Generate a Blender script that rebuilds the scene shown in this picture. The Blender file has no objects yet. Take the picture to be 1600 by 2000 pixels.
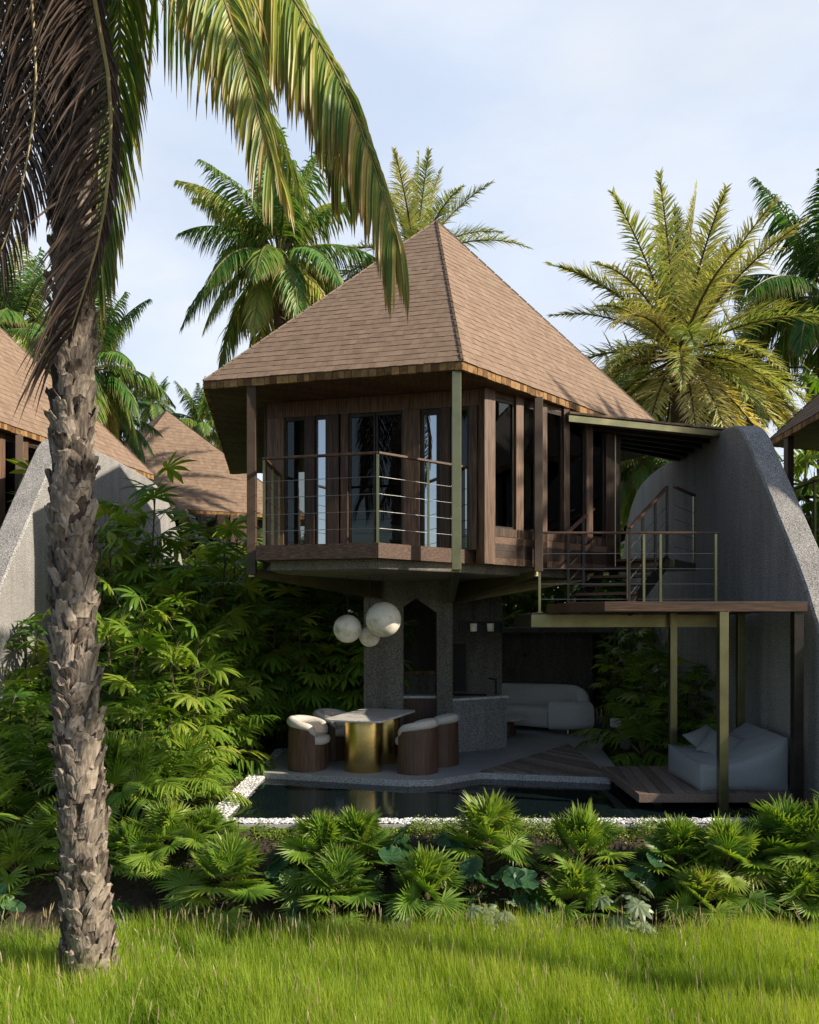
import bpy, math, random
import numpy as np
random.seed(7); RNG = np.random.default_rng(7)
R = math.radians
scene = bpy.context.scene
COL = scene.collection
F, CX, HZ = 1600.0, 800.0, 1214.0
def P(px, py, D): return np.array([(px-CX)/F*D, D, (HZ-py)/F*D])
Z_T, Z_W, Z_L, Z_G = -2.05, -2.13, -2.85, -2.16     # terrace, water, lawn, garden soil

# ------------------------------------------------------------------ mesh accumulation
class MB:
    def __init__(s): s.v=[]; s.f=[]; s.a=[]; s.m=[]; s.n=0; s.tri=[]
    def add(s, v, q, rnd=0.5, t=0.0, mi=0):
        v=np.array(v,float).reshape(-1,3); q=np.asarray(q,int)
        if q.ndim==1: q=q.reshape(1,-1)
        s.v.append(v)
        a=np.zeros((len(v),2)); a[:,0]=rnd; a[:,1]=t
        s.a.append(a); s.f.append(q+s.n); s.m.append(np.full(len(q),mi)); s.n+=len(v)
        return s
    def poly(s, pts, mi=0, rnd=.5):
        return s.add(pts, [list(range(len(pts)))], rnd, 0, mi)
    def box(s, c, d, rz=0, rnd=.5, mi=0):
        x,y,z=[k/2 for k in d]
        v=np.array([[-x,-y,-z],[x,-y,-z],[x,y,-z],[-x,y,-z],[-x,-y,z],[x,-y,z],[x,y,z],[-x,y,z]])
        co,si=math.cos(rz),math.sin(rz)
        v=np.c_[v[:,0]*co-v[:,1]*si, v[:,0]*si+v[:,1]*co, v[:,2]]+np.array(c)
        return s.add(v,[[0,3,2,1],[4,5,6,7],[0,1,5,4],[1,2,6,5],[2,3,7,6],[3,0,4,7]],rnd,0,mi)
    def b2(s, x0,x1,y0,y1,z0,z1,rnd=.5,mi=0):
        return s.box(((x0+x1)/2,(y0+y1)/2,(z0+z1)/2),(x1-x0,y1-y0,z1-z0),0,rnd,mi)
    def beam(s, a, b, w, h, up=(0,0,1), rnd=.5, mi=0, h2=None):
        a=np.array(a,float); b=np.array(b,float); d=b-a; d/=np.linalg.norm(d)
        up=np.array(up,float)
        if abs(d@up)>.98: up=np.array([0,1.,0])
        sd=np.cross(d,up); sd/=np.linalg.norm(sd); u=np.cross(sd,d)
        h2=h if h2 is None else h2
        v=[]
        for p,hh in ((a,h),(b,h2)):
            for i,j in ((-1,-1),(1,-1),(1,1),(-1,1)): v.append(p+sd*w/2*i+u*hh/2*j)
        return s.add(v,[[0,1,2,3],[7,6,5,4],[0,4,5,1],[1,5,6,2],[2,6,7,3],[3,7,4,0]],rnd,0,mi)
    def prism(s, pts, z0, z1, mi=0, rnd=.5):
        n=len(pts); v=[(p[0],p[1],z0) for p in pts]+[(p[0],p[1],z1) for p in pts]
        s.add(v,[list(range(n))[::-1]],rnd,0,mi); k=s.n-2*n
        s.f.append(np.array([[n+i for i in range(n)]])+k); s.m.append(np.array([mi]))
        q=np.array([[i,(i+1)%n,n+(i+1)%n,n+i] for i in range(n)])
        s.f.append(q+k); s.m.append(np.full(n,mi)); return s
    def tube(s, pts, rad, n=8, rnd=.5, mi=0, cap=True):
        pts=np.array(pts,float); K=len(pts); rad=np.broadcast_to(np.asarray(rad,float),(K,))
        d=np.gradient(pts,axis=0); d/=np.linalg.norm(d,axis=1)[:,None]+1e-9
        ref=np.array([0,0,1.]) if abs(d[0,2])<.9 else np.array([0,1.,0])
        v=[]
        for i in range(K):
            a=np.cross(d[i],ref); 
            if np.linalg.norm(a)<1e-4: a=np.array([1.,0,0])
            a/=np.linalg.norm(a); b=np.cross(a,d[i])
            th=np.arange(n)*2*math.pi/n
            v.append(pts[i]+rad[i]*(np.cos(th)[:,None]*a+np.sin(th)[:,None]*b))
        v=np.concatenate(v); q=[]
        for i in range(K-1):
            for j in range(n): q.append([i*n+j,i*n+(j+1)%n,(i+1)*n+(j+1)%n,(i+1)*n+j])
        s.add(v,q,rnd,0,mi)
        if cap:
            k=s.n-len(v)
            s.f.append(np.array([list(range(n))[::-1]])+k); s.f.append(np.array([[(K-1)*n+j for j in range(n)]])+k)
            s.m.append(np.array([mi,mi]))
        return s
    def lathe(s, prof, c=(0,0,0), n=32, sx=1, sy=1, rnd=.5, mi=0):
        K=len(prof); th=np.arange(n)*2*math.pi/n; v=[]
        for r,z in prof: v.append(np.c_[r*sx*np.cos(th),r*sy*np.sin(th),np.full(n,z)])
        v=np.concatenate(v)+np.array(c); q=[]
        for i in range(K-1):
            for j in range(n): q.append([i*n+j,i*n+(j+1)%n,(i+1)*n+(j+1)%n,(i+1)*n+j])
        return s.add(v,q,rnd,0,mi)
    def build(s, name, mats, parent=None, smooth=False, bevel=0, loc=None):
        me=bpy.data.meshes.new(name)
        V=np.concatenate(s.v).astype(np.float32)
        me.vertices.add(len(V)); me.vertices.foreach_set('co',V.ravel())
        li=np.concatenate([f.ravel() for f in s.f]).astype(np.int32)
        tot=np.concatenate([np.full(len(f),f.shape[1]) for f in s.f]).astype(np.int32)
        me.loops.add(len(li)); me.loops.foreach_set('vertex_index',li)
        me.polygons.add(len(tot)); st=np.r_[0,np.cumsum(tot)[:-1]].astype(np.int32)
        me.polygons.foreach_set('loop_start',st); me.polygons.foreach_set('loop_total',tot)
        me.polygons.foreach_set('material_index',np.concatenate(s.m).astype(np.int32))
        me.polygons.foreach_set('use_smooth',np.full(len(tot),bool(smooth)))
        me.update(calc_edges=True)
        at=me.attributes.new('leaf','FLOAT_VECTOR','POINT'); A=np.concatenate(s.a)
        at.data.foreach_set('vector',np.c_[A,np.zeros(len(A))].astype(np.float32).ravel())
        me.validate()
        for m in (mats if isinstance(mats,(list,tuple)) else [mats]): me.materials.append(m)
        o=bpy.data.objects.new(name,me); COL.objects.link(o)
        if parent: o.parent=parent
        if loc is not None: o.location=loc
        if bevel:
            b=o.modifiers.new('b','BEVEL'); b.width=bevel; b.segments=2; b.limit_method='ANGLE'
        return o

def tag(o,label,cat,group=None,kind=None):
    if label: o['label']=label
    if cat: o['category']=cat
    if group: o['group']=group
    if kind: o['kind']=kind
    return o
def thing(name,label,cat,loc=(0,0,0),rz=0,group=None,scale=1):
    o=bpy.data.objects.new(name,None); COL.objects.link(o); o.location=loc; o.rotation_euler=(0,0,rz)
    o.scale=(scale,)*3 if not isinstance(scale,(tuple,list)) else scale
    o.empty_display_size=.2
    return tag(o,label,cat,group)
def dup(root,loc,rz,label,scale=1,group=None,tilt=(0,0)):
    r=root.copy(); COL.objects.link(r); r.location=loc; r.rotation_euler=(tilt[0],tilt[1],rz); r.scale=(scale,)*3 if not isinstance(scale,(tuple,list)) else scale
    if label: r['label']=label
    if group: r['group']=group
    for ch in list(root.children):
        c=ch.copy(); COL.objects.link(c); c.parent=r
        for g in ch.children:
            d=g.copy(); COL.objects.link(d); d.parent=c
    return r

# ------------------------------------------------------------------ materials
def newmat(name):
    m=bpy.data.materials.new(name); m.use_nodes=True; nt=m.node_tree; nt.nodes.clear()
    out=nt.nodes.new('ShaderNodeOutputMaterial'); return m,nt,out
def N(nt,t,**k):
    n=nt.nodes.new(t)
    for a,b in k.items():
        if a in n.inputs.keys() if hasattr(n,'inputs') else False: n.inputs[a].default_value=b
        else: setattr(n,a,b)
    return n
def ramp(nt,stops):
    r=nt.nodes.new('ShaderNodeValToRGB'); e=r.color_ramp.elements
    while len(e)>len(stops): e.remove(e[-1])
    while len(e)<len(stops): e.new(1)
    for x,(p,c) in zip(e,stops): x.position=p; x.color=(*c,1)
    return r
def surf(name,stops,streak=0,scale=4,stretch=(1,1,1),rough=.7,metal=0,bump=.3,bscale=None,detail=6,spec=.5,rnd=0.0,coat=0,bdist=.01,speck=None,rot=(0,0,0)):
    """noise colour ramp + bump; rnd mixes the per-piece random value into the ramp"""
    m,nt,out=newmat(name); L=nt.links
    bs=N(nt,'ShaderNodeBsdfPrincipled'); L.new(bs.outputs[0],out.inputs[0])
    tc=N(nt,'ShaderNodeTexCoord'); mp=N(nt,'ShaderNodeMapping'); mp.inputs['Scale'].default_value=stretch; mp.inputs['Rotation'].default_value=rot
    L.new(tc.outputs['Object'],mp.inputs[0])
    no=N(nt,'ShaderNodeTexNoise'); no.inputs['Scale'].default_value=scale; no.inputs['Detail'].default_value=detail; no.inputs['Roughness'].default_value=.6
    L.new(mp.outputs[0],no.inputs[0])
    r=ramp(nt,stops); src=no.outputs[0]
    if rnd:
        at=N(nt,'ShaderNodeAttribute'); at.attribute_name='leaf'; sx=N(nt,'ShaderNodeSeparateXYZ'); L.new(at.outputs['Vector'],sx.inputs[0])
        mx=N(nt,'ShaderNodeMath',operation='MULTIPLY_ADD'); L.new(sx.outputs[0],mx.inputs[0]); mx.inputs[1].default_value=rnd
        m2=N(nt,'ShaderNodeMath',operation='SUBTRACT'); L.new(no.outputs[0],m2.inputs[0]); m2.inputs[1].default_value=rnd/2
        L.new(m2.outputs[0],mx.inputs[2]); src=mx.outputs[0]
    L.new(src,r.inputs[0]); col=r.outputs[0]
    if speck:   # (scale, colour, amount, second colour)
        vo=N(nt,'ShaderNodeTexNoise'); vo.inputs['Scale'].default_value=speck[0]; vo.inputs['Detail'].default_value=2; L.new(tc.outputs['Object'],vo.inputs[0])
        for c,(a,b) in ((speck[1],(.5+speck[2],.53+speck[2])),(speck[3],(.5-speck[2],.47-speck[2]))):
            mr=N(nt,'ShaderNodeMapRange'); mr.inputs[1].default_value=a; mr.inputs[2].default_value=b; L.new(vo.outputs[0],mr.inputs[0])
            mix=N(nt,'ShaderNodeMix',data_type='RGBA'); L.new(mr.outputs[0],mix.inputs[0]); L.new(col,mix.inputs[6]); mix.inputs[7].default_value=(*c,1); col=mix.outputs[2]
    if streak:
        m3=N(nt,'ShaderNodeMapping'); m3.inputs['Scale'].default_value=(2.2,2.2,.22); L.new(tc.outputs['Object'],m3.inputs[0])
        n3=N(nt,'ShaderNodeTexNoise'); n3.inputs['Scale'].default_value=2.2; n3.inputs['Detail'].default_value=7; n3.inputs['Roughness'].default_value=.65; L.new(m3.outputs[0],n3.inputs[0])
        r3=N(nt,'ShaderNodeMapRange'); r3.inputs[1].default_value=.38; r3.inputs[2].default_value=.68; r3.inputs[3].default_value=1.12; r3.inputs[4].default_value=1-streak; L.new(n3.outputs[0],r3.inputs[0])
        v3=N(nt,'ShaderNodeVectorMath',operation='SCALE'); L.new(col,v3.inputs[0]); L.new(r3.outputs[0],v3.inputs[3]); col=v3.outputs[0]
    L.new(col,bs.inputs['Base Color'])
    bs.inputs['Roughness'].default_value=rough; bs.inputs['Metallic'].default_value=metal
    bs.inputs['Specular IOR Level'].default_value=spec; bs.inputs['Coat Weight'].default_value=coat
    if bump:
        b=N(nt,'ShaderNodeBump'); b.inputs['Strength'].default_value=bump; b.inputs['Distance'].default_value=bdist
        n2=no
        if bscale:
            n2=N(nt,'ShaderNodeTexNoise'); n2.inputs['Scale'].default_value=bscale; n2.inputs['Detail'].default_value=5; L.new(mp.outputs[0],n2.inputs[0])
        L.new(n2.outputs[0],b.inputs['Height']); L.new(b.outputs[0],bs.inputs['Normal'])
    return m
def leafmat(name,stops,tip=None,trans=.3,rough=.45,tstr=1.3,tiprange=(.75,1.05),spec=.4,tcol=(1.2,1.15,.5)):
    m,nt,out=newmat(name); L=nt.links
    at=N(nt,'ShaderNodeAttribute'); at.attribute_name='leaf'; sx=N(nt,'ShaderNodeSeparateXYZ'); L.new(at.outputs['Vector'],sx.inputs[0])
    oi=N(nt,'ShaderNodeObjectInfo')
    ad=N(nt,'ShaderNodeMath',operation='MULTIPLY_ADD'); L.new(oi.outputs['Random'],ad.inputs[0]); ad.inputs[1].default_value=.25; 
    sb=N(nt,'ShaderNodeMath',operation='SUBTRACT'); L.new(sx.outputs[0],sb.inputs[0]); sb.inputs[1].default_value=.12; L.new(sb.outputs[0],ad.inputs[2])
    r=ramp(nt,stops); L.new(ad.outputs[0],r.inputs[0]); col=r.outputs[0]
    if tip:
        mr=N(nt,'ShaderNodeMapRange'); mr.inputs[1].default_value=tiprange[0]; mr.inputs[2].default_value=tiprange[1]; L.new(sx.outputs[1],mr.inputs[0])
        mix=N(nt,'ShaderNodeMix',data_type='RGBA'); L.new(mr.outputs[0],mix.inputs[0]); L.new(col,mix.inputs[6]); mix.inputs[7].default_value=(*tip,1); col=mix.outputs[2]
    bs=N(nt,'ShaderNodeBsdfPrincipled'); L.new(col,bs.inputs['Base Color']); bs.inputs['Roughness'].default_value=rough; bs.inputs['Specular IOR Level'].default_value=spec
    tr=N(nt,'ShaderNodeBsdfTranslucent'); vm=N(nt,'ShaderNodeVectorMath',operation='MULTIPLY'); L.new(col,vm.inputs[0]); vm.inputs[1].default_value=[c*tstr for c in tcol]
    L.new(vm.outputs[0],tr.inputs['Color'])
    ms=N(nt,'ShaderNodeMixShader'); ms.inputs[0].default_value=trans; L.new(bs.outputs[0],ms.inputs[1]); L.new(tr.outputs[0],ms.inputs[2]); L.new(ms.outputs[0],out.inputs[0])
    return m
M={}
M['shingle']=surf('shingle',[(.2,(.18,.124,.086)),(.5,(.235,.166,.118)),(.8,(.285,.207,.15))],scale=9,stretch=(1,1,1),rough=.8,bump=.5,bscale=60,rnd=.28,bdist=.006,spec=.25)
M['shingle_end']=surf('shingle_end',[(.3,(.13,.07,.03)),(.7,(.33,.20,.085))],scale=14,rough=.8,bump=.4,rnd=.5,spec=.2)
def wood(n,a,b,c,st,scale=6,rough=.5,rnd=.3,spec=.4): return surf(n,[(.3,a),(.5,b),(.72,c)],scale=scale,stretch=st,rough=rough,bump=.25,rnd=rnd,detail=8,bdist=.003,spec=spec)
WA=((.022,.012,.008),(.07,.039,.024),(.17,.10,.063))
M['wood_v']=wood('wood_v',*WA,(9,9,.5))
M['wood_x']=wood('wood_x',*WA,(.5,9,14))
M['wood_soffit']=wood('wood_soffit',(.04,.02,.012),(.085,.045,.028),(.14,.08,.05),(9,.5,9))
M['wood_deck']=wood('wood_deck',(.08,.055,.045),(.16,.115,.095),(.25,.19,.155),(10,.6,10),rough=.6,rnd=.5)
M['walnut']=wood('walnut',(.05,.027,.018),(.10,.055,.036),(.16,.09,.06),(14,14,.5),rough=.45)
M['bark']=surf('bark',[(.3,(.06,.045,.035)),(.6,(.16,.125,.10))],scale=6,stretch=(1,1,3),rough=.9,bump=.8,bdist=.03)
M['boot']=surf('boot',[(.28,(.05,.04,.033)),(.5,(.185,.155,.125)),(.74,(.36,.305,.25))],scale=7,stretch=(4,4,1.0),rough=.92,bump=.6,bscale=14,rnd=.45,bdist=.012,spec=.15)
CON=dict(scale=1.6,rough=.85,bump=.5,bscale=70,bdist=.004,spec=.3)
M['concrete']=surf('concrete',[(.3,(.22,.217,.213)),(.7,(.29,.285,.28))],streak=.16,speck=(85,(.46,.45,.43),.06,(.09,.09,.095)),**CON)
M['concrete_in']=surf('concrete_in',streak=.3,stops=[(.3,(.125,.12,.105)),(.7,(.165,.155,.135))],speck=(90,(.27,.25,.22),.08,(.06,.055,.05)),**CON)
M['terrace']=surf('terrace',[(.3,(.29,.29,.29)),(.7,(.38,.38,.38))],speck=(80,(.5,.5,.5),.06,(.17,.17,.17)),**CON)
M['marble']=surf('marble',[(.35,(.62,.6,.58)),(.5,(.75,.74,.72)),(.56,(.5,.48,.46)),(.62,(.74,.73,.71))],scale=3,rough=.3,bump=0)
M['bronze']=surf('bronze',[(.3,(.22,.21,.11)),(.7,(.31,.29,.16))],scale=5,rough=.30,metal=.9,bump=.05,bscale=120)
M['dark_metal']=surf('dark_metal',[(.3,(.03,.027,.022)),(.7,(.06,.05,.04))],scale=5,rough=.4,metal=.6,bump=.05)
M['dark_post']=surf('dark_post',[(.3,(.05,.032,.02)),(.7,(.09,.058,.038))],scale=5,rough=.55,bump=.05)
M['steel']=surf('steel',[(.3,(.3,.3,.3)),(.7,(.4,.4,.4))],scale=5,rough=.3,metal=1,bump=0)
M['gold']=surf('gold',[(.3,(.52,.36,.12)),(.7,(.66,.48,.18))],scale=3,stretch=(1,1,5),rough=.27,metal=1,bump=.15,bscale=30)
M['black']=surf('black',[(.3,(.008,.008,.008)),(.7,(.014,.014,.014))],rough=.5,spec=.25,bump=0)
M['boucle']=surf('boucle',[(.3,(.52,.48,.42)),(.7,(.68,.64,.58))],scale=50,rough=.95,bump=.9,bscale=130,bdist=.008,spec=.1)
M['linen']=surf('linen',[(.3,(.25,.265,.28)),(.7,(.32,.335,.35))],scale=40,stretch=(3,3,1),rough=.95,bump=.5,bscale=90,bdist=.004,spec=.1)
M['pillow']=surf('pillow',[(.3,(.17,.18,.18)),(.7,(.24,.25,.25))],scale=40,rough=.95,bump=.5,bscale=90,bdist=.004,spec=.1)
M['globe']=surf('globe',[(.34,(.50,.42,.28)),(.48,(.78,.74,.64)),(.6,(.84,.81,.74)),(.66,(.62,.56,.42))],scale=4.5,rough=.45,bump=.1,detail=9)
M['sofa']=surf('sofa_cloth',[(.3,(.66,.65,.66)),(.7,(.78,.77,.77))],scale=60,rough=.95,bump=.8,bscale=120,bdist=.006,spec=.1)
M['white']=surf('white_linen',[(.3,(.6,.6,.57)),(.7,(.7,.7,.67))],rough=.8,bump=0)
M['pebble']=surf('pebble',[(.3,(.42,.42,.42)),(.7,(.8,.8,.79))],scale=3,rough=.6,bump=0,rnd=1.2)
M['soil']=surf('soil',[(.3,(.02,.014,.01)),(.5,(.05,.035,.024)),(.7,(.055,.07,.02))],scale=3,rough=.95,bump=1,bscale=14,bdist=.06)
M['lawn_soil']=surf('lawn_soil',[(.3,(.03,.045,.012)),(.7,(.07,.12,.02))],scale=3,rough=.95,bump=1,bscale=14,bdist=.05)
M['moss']=leafmat('moss',[(0,(.03,.045,.01)),(1,(.09,.12,.02))],trans=.15)
M['grass']=leafmat('grass',[(0,(.08,.17,.012)),(.45,(.22,.37,.022)),(.8,(.36,.48,.04)),(1,(.48,.46,.16))],tip=(.42,.46,.10),tiprange=(.7,1.3),trans=.42,rough=.5,tcol=(1.15,1.1,.45))
M['seed']=leafmat('seed',[(0,(.36,.31,.16)),(1,(.58,.50,.32))],trans=.2,tcol=(1,1,.9))
M['fan']=leafmat('fan_leaf',[(0,(.065,.15,.02)),(.45,(.15,.27,.03)),(.8,(.28,.37,.045)),(.92,(.30,.33,.07)),(1,(.25,.19,.09))],tip=(.22,.24,.06),trans=.36,rough=.42)
M['rhapis']=leafmat('rhapis_leaf',[(0,(.055,.13,.018)),(.5,(.14,.25,.028)),(.85,(.26,.35,.04)),(1,(.33,.36,.08))],trans=.38,rough=.4)
M['coco']=leafmat('coco_leaf',[(0,(.05,.15,.04)),(.4,(.12,.25,.05)),(.7,(.28,.36,.07)),(1,(.50,.46,.14))],tip=(.26,.19,.07),tiprange=(.6,1.15),trans=.33,rough=.4)
M['coco_near']=leafmat('coco_near',[(0,(.06,.14,.025)),(.4,(.16,.25,.035)),(.7,(.36,.39,.065)),(1,(.5,.40,.12))],tip=(.30,.15,.06),tiprange=(.62,1.1),trans=.36,rough=.4)
M['date']=leafmat('date_leaf',[(0,(.17,.25,.07)),(.5,(.36,.41,.13)),(1,(.62,.55,.27))],tip=(.30,.20,.09),tiprange=(.7,1.1),trans=.3,rough=.45)
M['dead']=leafmat('dead_leaf',[(0,(.02,.012,.008)),(.5,(.065,.042,.028)),(1,(.16,.11,.08))],tip=(.15,.11,.075),trans=.15,rough=.7,tcol=(1,.9,.8))
M['rachis']=surf('rachis',[(.3,(.22,.17,.06)),(.7,(.40,.30,.12))],rough=.5,bump=.2)
M['rachis_g']=surf('rachis_g',[(.3,(.10,.10,.03)),(.7,(.20,.19,.06))],rough=.5,bump=.2)
M['rachis_d']=surf('rachis_d',[(.3,(.05,.03,.02)),(.7,(.12,.08,.04))],rough=.6,bump=.2)
M['stem']=surf('stem',[(.3,(.03,.022,.014)),(.7,(.09,.07,.045))],rough=.9,bump=.6,scale=20)
M['broad']=leafmat('broad_leaf',[(0,(.025,.075,.03)),(.6,(.05,.13,.055)),(1,(.10,.19,.07))],tip=(.13,.22,.09),tiprange=(.9,1.1),trans=.25,rough=.38)
M['lobed']=leafmat('lobed_leaf',[(0,(.10,.15,.08)),(1,(.22,.28,.16))],trans=.2,rough=.4)
def water():
    m,nt,out=newmat('pool_water'); L=nt.links; bs=N(nt,'ShaderNodeBsdfPrincipled'); L.new(bs.outputs[0],out.inputs[0])
    bs.inputs['Base Color'].default_value=(.006,.012,.014,1); bs.inputs['Roughness'].default_value=.035; bs.inputs['IOR'].default_value=1.36
    tc=N(nt,'ShaderNodeTexCoord'); no=N(nt,'ShaderNodeTexNoise'); no.inputs['Scale'].default_value=2.5; no.inputs['Detail'].default_value=2
    L.new(tc.outputs['Object'],no.inputs[0]); b=N(nt,'ShaderNodeBump'); b.inputs['Strength'].default_value=.12; b.inputs['Distance'].default_value=.02
    L.new(no.outputs[0],b.inputs['Height']); L.new(b.outputs[0],bs.inputs['Normal']); return m
M['water']=water()
def glass(name,refl,tint):
    m,nt,out=newmat(name); L=nt.links
    t=N(nt,'ShaderNodeBsdfTransparent'); t.inputs[0].default_value=(*tint,1)
    g=N(nt,'ShaderNodeBsdfGlossy'); g.inputs['Roughness'].default_value=.01; g.inputs[0].default_value=(.9,.92,.95,1)
    f=N(nt,'ShaderNodeFresnel'); f.inputs[0].default_value=1.5
    a=N(nt,'ShaderNodeMath',operation='ADD'); a.use_clamp=True; L.new(f.outputs[0],a.inputs[0]); a.inputs[1].default_value=refl
    ms=N(nt,'ShaderNodeMixShader'); L.new(a.outputs[0],ms.inputs[0]); L.new(t.outputs[0],ms.inputs[1]); L.new(g.outputs[0],ms.inputs[2]); L.new(ms.outputs[0],out.inputs[0]); return m
M['glass']=glass('glass',.0,(.5,.52,.5))
M['mirror']=glass('coated_glass',.58,(.5,.5,.5))

# ------------------------------------------------------------------ leaves
def nrm(a): return a/(np.linalg.norm(a,axis=-1,keepdims=True)+1e-9)
def strips(mb,Pp,D,S,L,W,T,prof,droop=0.,fold=0.,rnd=.5,mi=0,wob=0.):
    Pp=np.atleast_2d(Pp).astype(float); n=len(Pp); D=nrm(np.broadcast_to(D,(n,3)).astype(float)); S=np.broadcast_to(S,(n,3)).astype(float)
    L=np.broadcast_to(L,(n,)).astype(float); W=np.broadcast_to(W,(n,)).astype(float); droop=np.broadcast_to(droop,(n,)); rnd=np.broadcast_to(rnd,(n,))
    T=np.array(T,float); K=len(T); p=Pp.copy(); d=D.copy(); cols=3 if fold else 2
    V=np.zeros((n,K,cols,3)); pt=0
    for k in range(K):
        dt=T[k]-pt; pt=T[k]
        if dt>0:
            d=nrm(d+np.array([0,0,-1.])*(droop*dt)[:,None]); p=p+d*(L*dt)[:,None]
        s=nrm(S-d*(np.sum(S*d,1)[:,None])); w=(W*prof[k]/2)[:,None]
        V[:,k,0]=p-s*w; V[:,k,-1]=p+s*w
        if fold: V[:,k,1]=p+np.cross(d,s)*(w*fold)
    idx=np.arange(n*K*cols).reshape(n,K,cols)
    q=np.stack([idx[:,:-1,:-1],idx[:,:-1,1:],idx[:,1:,1:],idx[:,1:,:-1]],-1).reshape(-1,4)
    t=np.broadcast_to(T[None,:,None],(n,K,cols)).ravel(); r=np.broadcast_to(rnd[:,None,None],(n,K,cols)).ravel()
    mb.add(V.reshape(-1,3),q,r,t,mi)
def catmull(pts,n):
    pts=np.array(pts,float); p=np.vstack([2*pts[0]-pts[1],pts,2*pts[-1]-pts[-2]]); out=[]
    m=len(pts)-1
    for u in np.linspace(0,m-1e-6,n):
        i=int(u); t=u-i; a,b,c,d=p[i],p[i+1],p[i+2],p[i+3]
        out.append(.5*((2*b)+(-a+c)*t+(2*a-5*b+4*c-d)*t*t+(-a+3*b-3*c+d)*t**3))
    return np.array(out)
def frond(mb,pts,npairs,ll,lw,droop=2.2,fwd=.6,lift=.2,rnd=.4,rj=.25,start=.12,rr=.018,fold=.5,sides=(1,-1),up=None,segs=4,jit=.12,gap=0.,envmin=.25):
    """pinnate frond along a polyline"""
    c=catmull(pts,26); seg=np.linalg.norm(np.diff(c,axis=0),axis=1); s=np.r_[0,np.cumsum(seg)]/seg.sum()
    mb.tube(c[::2],np.linspace(rr,rr*.25,13),5,mi=1,rnd=rnd,cap=False)
    u=np.linspace(start,.995,npairs)
    for sd in sides:
        uu=np.clip(u+RNG.normal(0,.25/npairs,npairs),0,1)
        if gap: uu=uu[RNG.random(len(uu))>gap]
        n=len(uu)
        p=np.stack([np.interp(uu,s,c[:,k]) for k in range(3)],1); g=np.gradient(c,axis=0)
        tan=nrm(np.stack([np.interp(uu,s,g[:,k]) for k in range(3)],1))
        upv=np.array([0,0,1.]) if up is None else np.array(up,float)
        side=nrm(np.cross(tan,upv)); nor=nrm(np.cross(side,tan))
        env=np.clip(np.sin(np.clip(.18+uu*.86,0,1)*math.pi)**.6,envmin,1)
        f=fwd+1.1*np.clip((uu-.65)/.35,0,1)**2
        d=nrm(side*sd+tan*f[:,None]+nor*lift+RNG.normal(0,jit,(n,3)))
        T=np.linspace(0,1,segs+1)
        prof=[.55]+[1-.25*abs(t-.3) for t in T[1:-2]]+[.62,.04] if segs>2 else [.7,1,.04]
        prof=prof[:segs+1] if len(prof)>=segs+1 else prof+[.04]
        strips(mb,p,d,np.cross(d,nor+RNG.normal(0,.15,(n,3))),ll*env*RNG.uniform(.85,1.12,n),lw*RNG.uniform(.8,1.2,n),T,prof,droop*RNG.uniform(.7,1.3,n),fold,np.clip(rnd+RNG.normal(0,rj*.5,n),0,1))
def arc(base,az,el,length,curve,n=7):
    """points of a frond leaving base in azimuth az, elevation el, bending down"""
    p=np.array(base,float); d=np.array([math.cos(az)*math.cos(el),math.sin(az)*math.cos(el),math.sin(el)]); out=[p.copy()]
    for i in range(n-1):
        d=d+np.array([0,0,-1])*curve/(n-1); d/=np.linalg.norm(d); p=p+d*length/(n-1); out.append(p.copy())
    return out
def palm_crown(kind,r,nf,seed,rn=.4):
    global RNG
    RNG=np.random.default_rng(seed); mb=MB(); ga=2.399963
    for i in range(nf):
        f=(i+.5)/nf; az=i*ga+RNG.normal(0,.15)
        L=r*RNG.uniform(.85,1.1)
        rd=float(np.clip(rn+RNG.normal(0,.16)+(.25 if f>.75 else 0),0,1))
        if kind=='coco':
            el=R(86-108*f**1.15+RNG.normal(0,6)); cv=.45+1.75*math.cos(el)*RNG.uniform(.8,1.1)
            frond(mb,arc((0,0,0),az,el,L,cv),84,r*.30,r*.0155,droop=1.9,fwd=.75,lift=.1,rnd=rd,start=.2,rr=r*.012,fold=.5,segs=3)
        else:
            el=R(86-118*f**1.1+RNG.normal(0,6)); cv=.35+.9*math.cos(el)*RNG.uniform(.7,1.2)
            frond(mb,arc((0,0,0),az,el,L,cv),96,r*.175,r*.0098,droop=.5,fwd=1.0,lift=.5,rnd=rd,start=.16,rr=r*.011,fold=.4,segs=3,jit=.28,rj=.4)
    return mb
def big_palm(name,label,cat,kind,px,py,D,rpx,nf,seed,group='palms standing behind the villas',tr=.17,rn=.4,lean=0.,mesh=None,rz=0):
    c=P(px,py,D); r=rpx/F*D
    t=thing(name,label,cat,(c[0],c[1],Z_G),rz,group)
    h=c[2]-Z_G
    if mesh is None:
        o=palm_crown(kind,1.0,nf,seed,rn).build('crown',[M['coco'] if kind=='coco' else M['date'],M['rachis_d'] if kind!='coco' else M['rachis_g']],t)
    else: o=bpy.data.objects.new('crown',mesh); COL.objects.link(o); o.parent=t
    o.location=(0,0,h); o.scale=(r,r,r)
    k=MB(); z=np.linspace(-.3,h,int(h/.12)); rad=tr*(1.15-.35*z/h)*(1+.06*(np.arange(len(z))%2))
    rad[-8:]*=np.linspace(1,1.35,8)
    k.tube(np.c_[lean*np.sin((1-z/h)*1.5),np.zeros(len(z)),z],rad,12)
    k.build('trunk',M['bark'],t,smooth=True)
    return t,o
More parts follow.
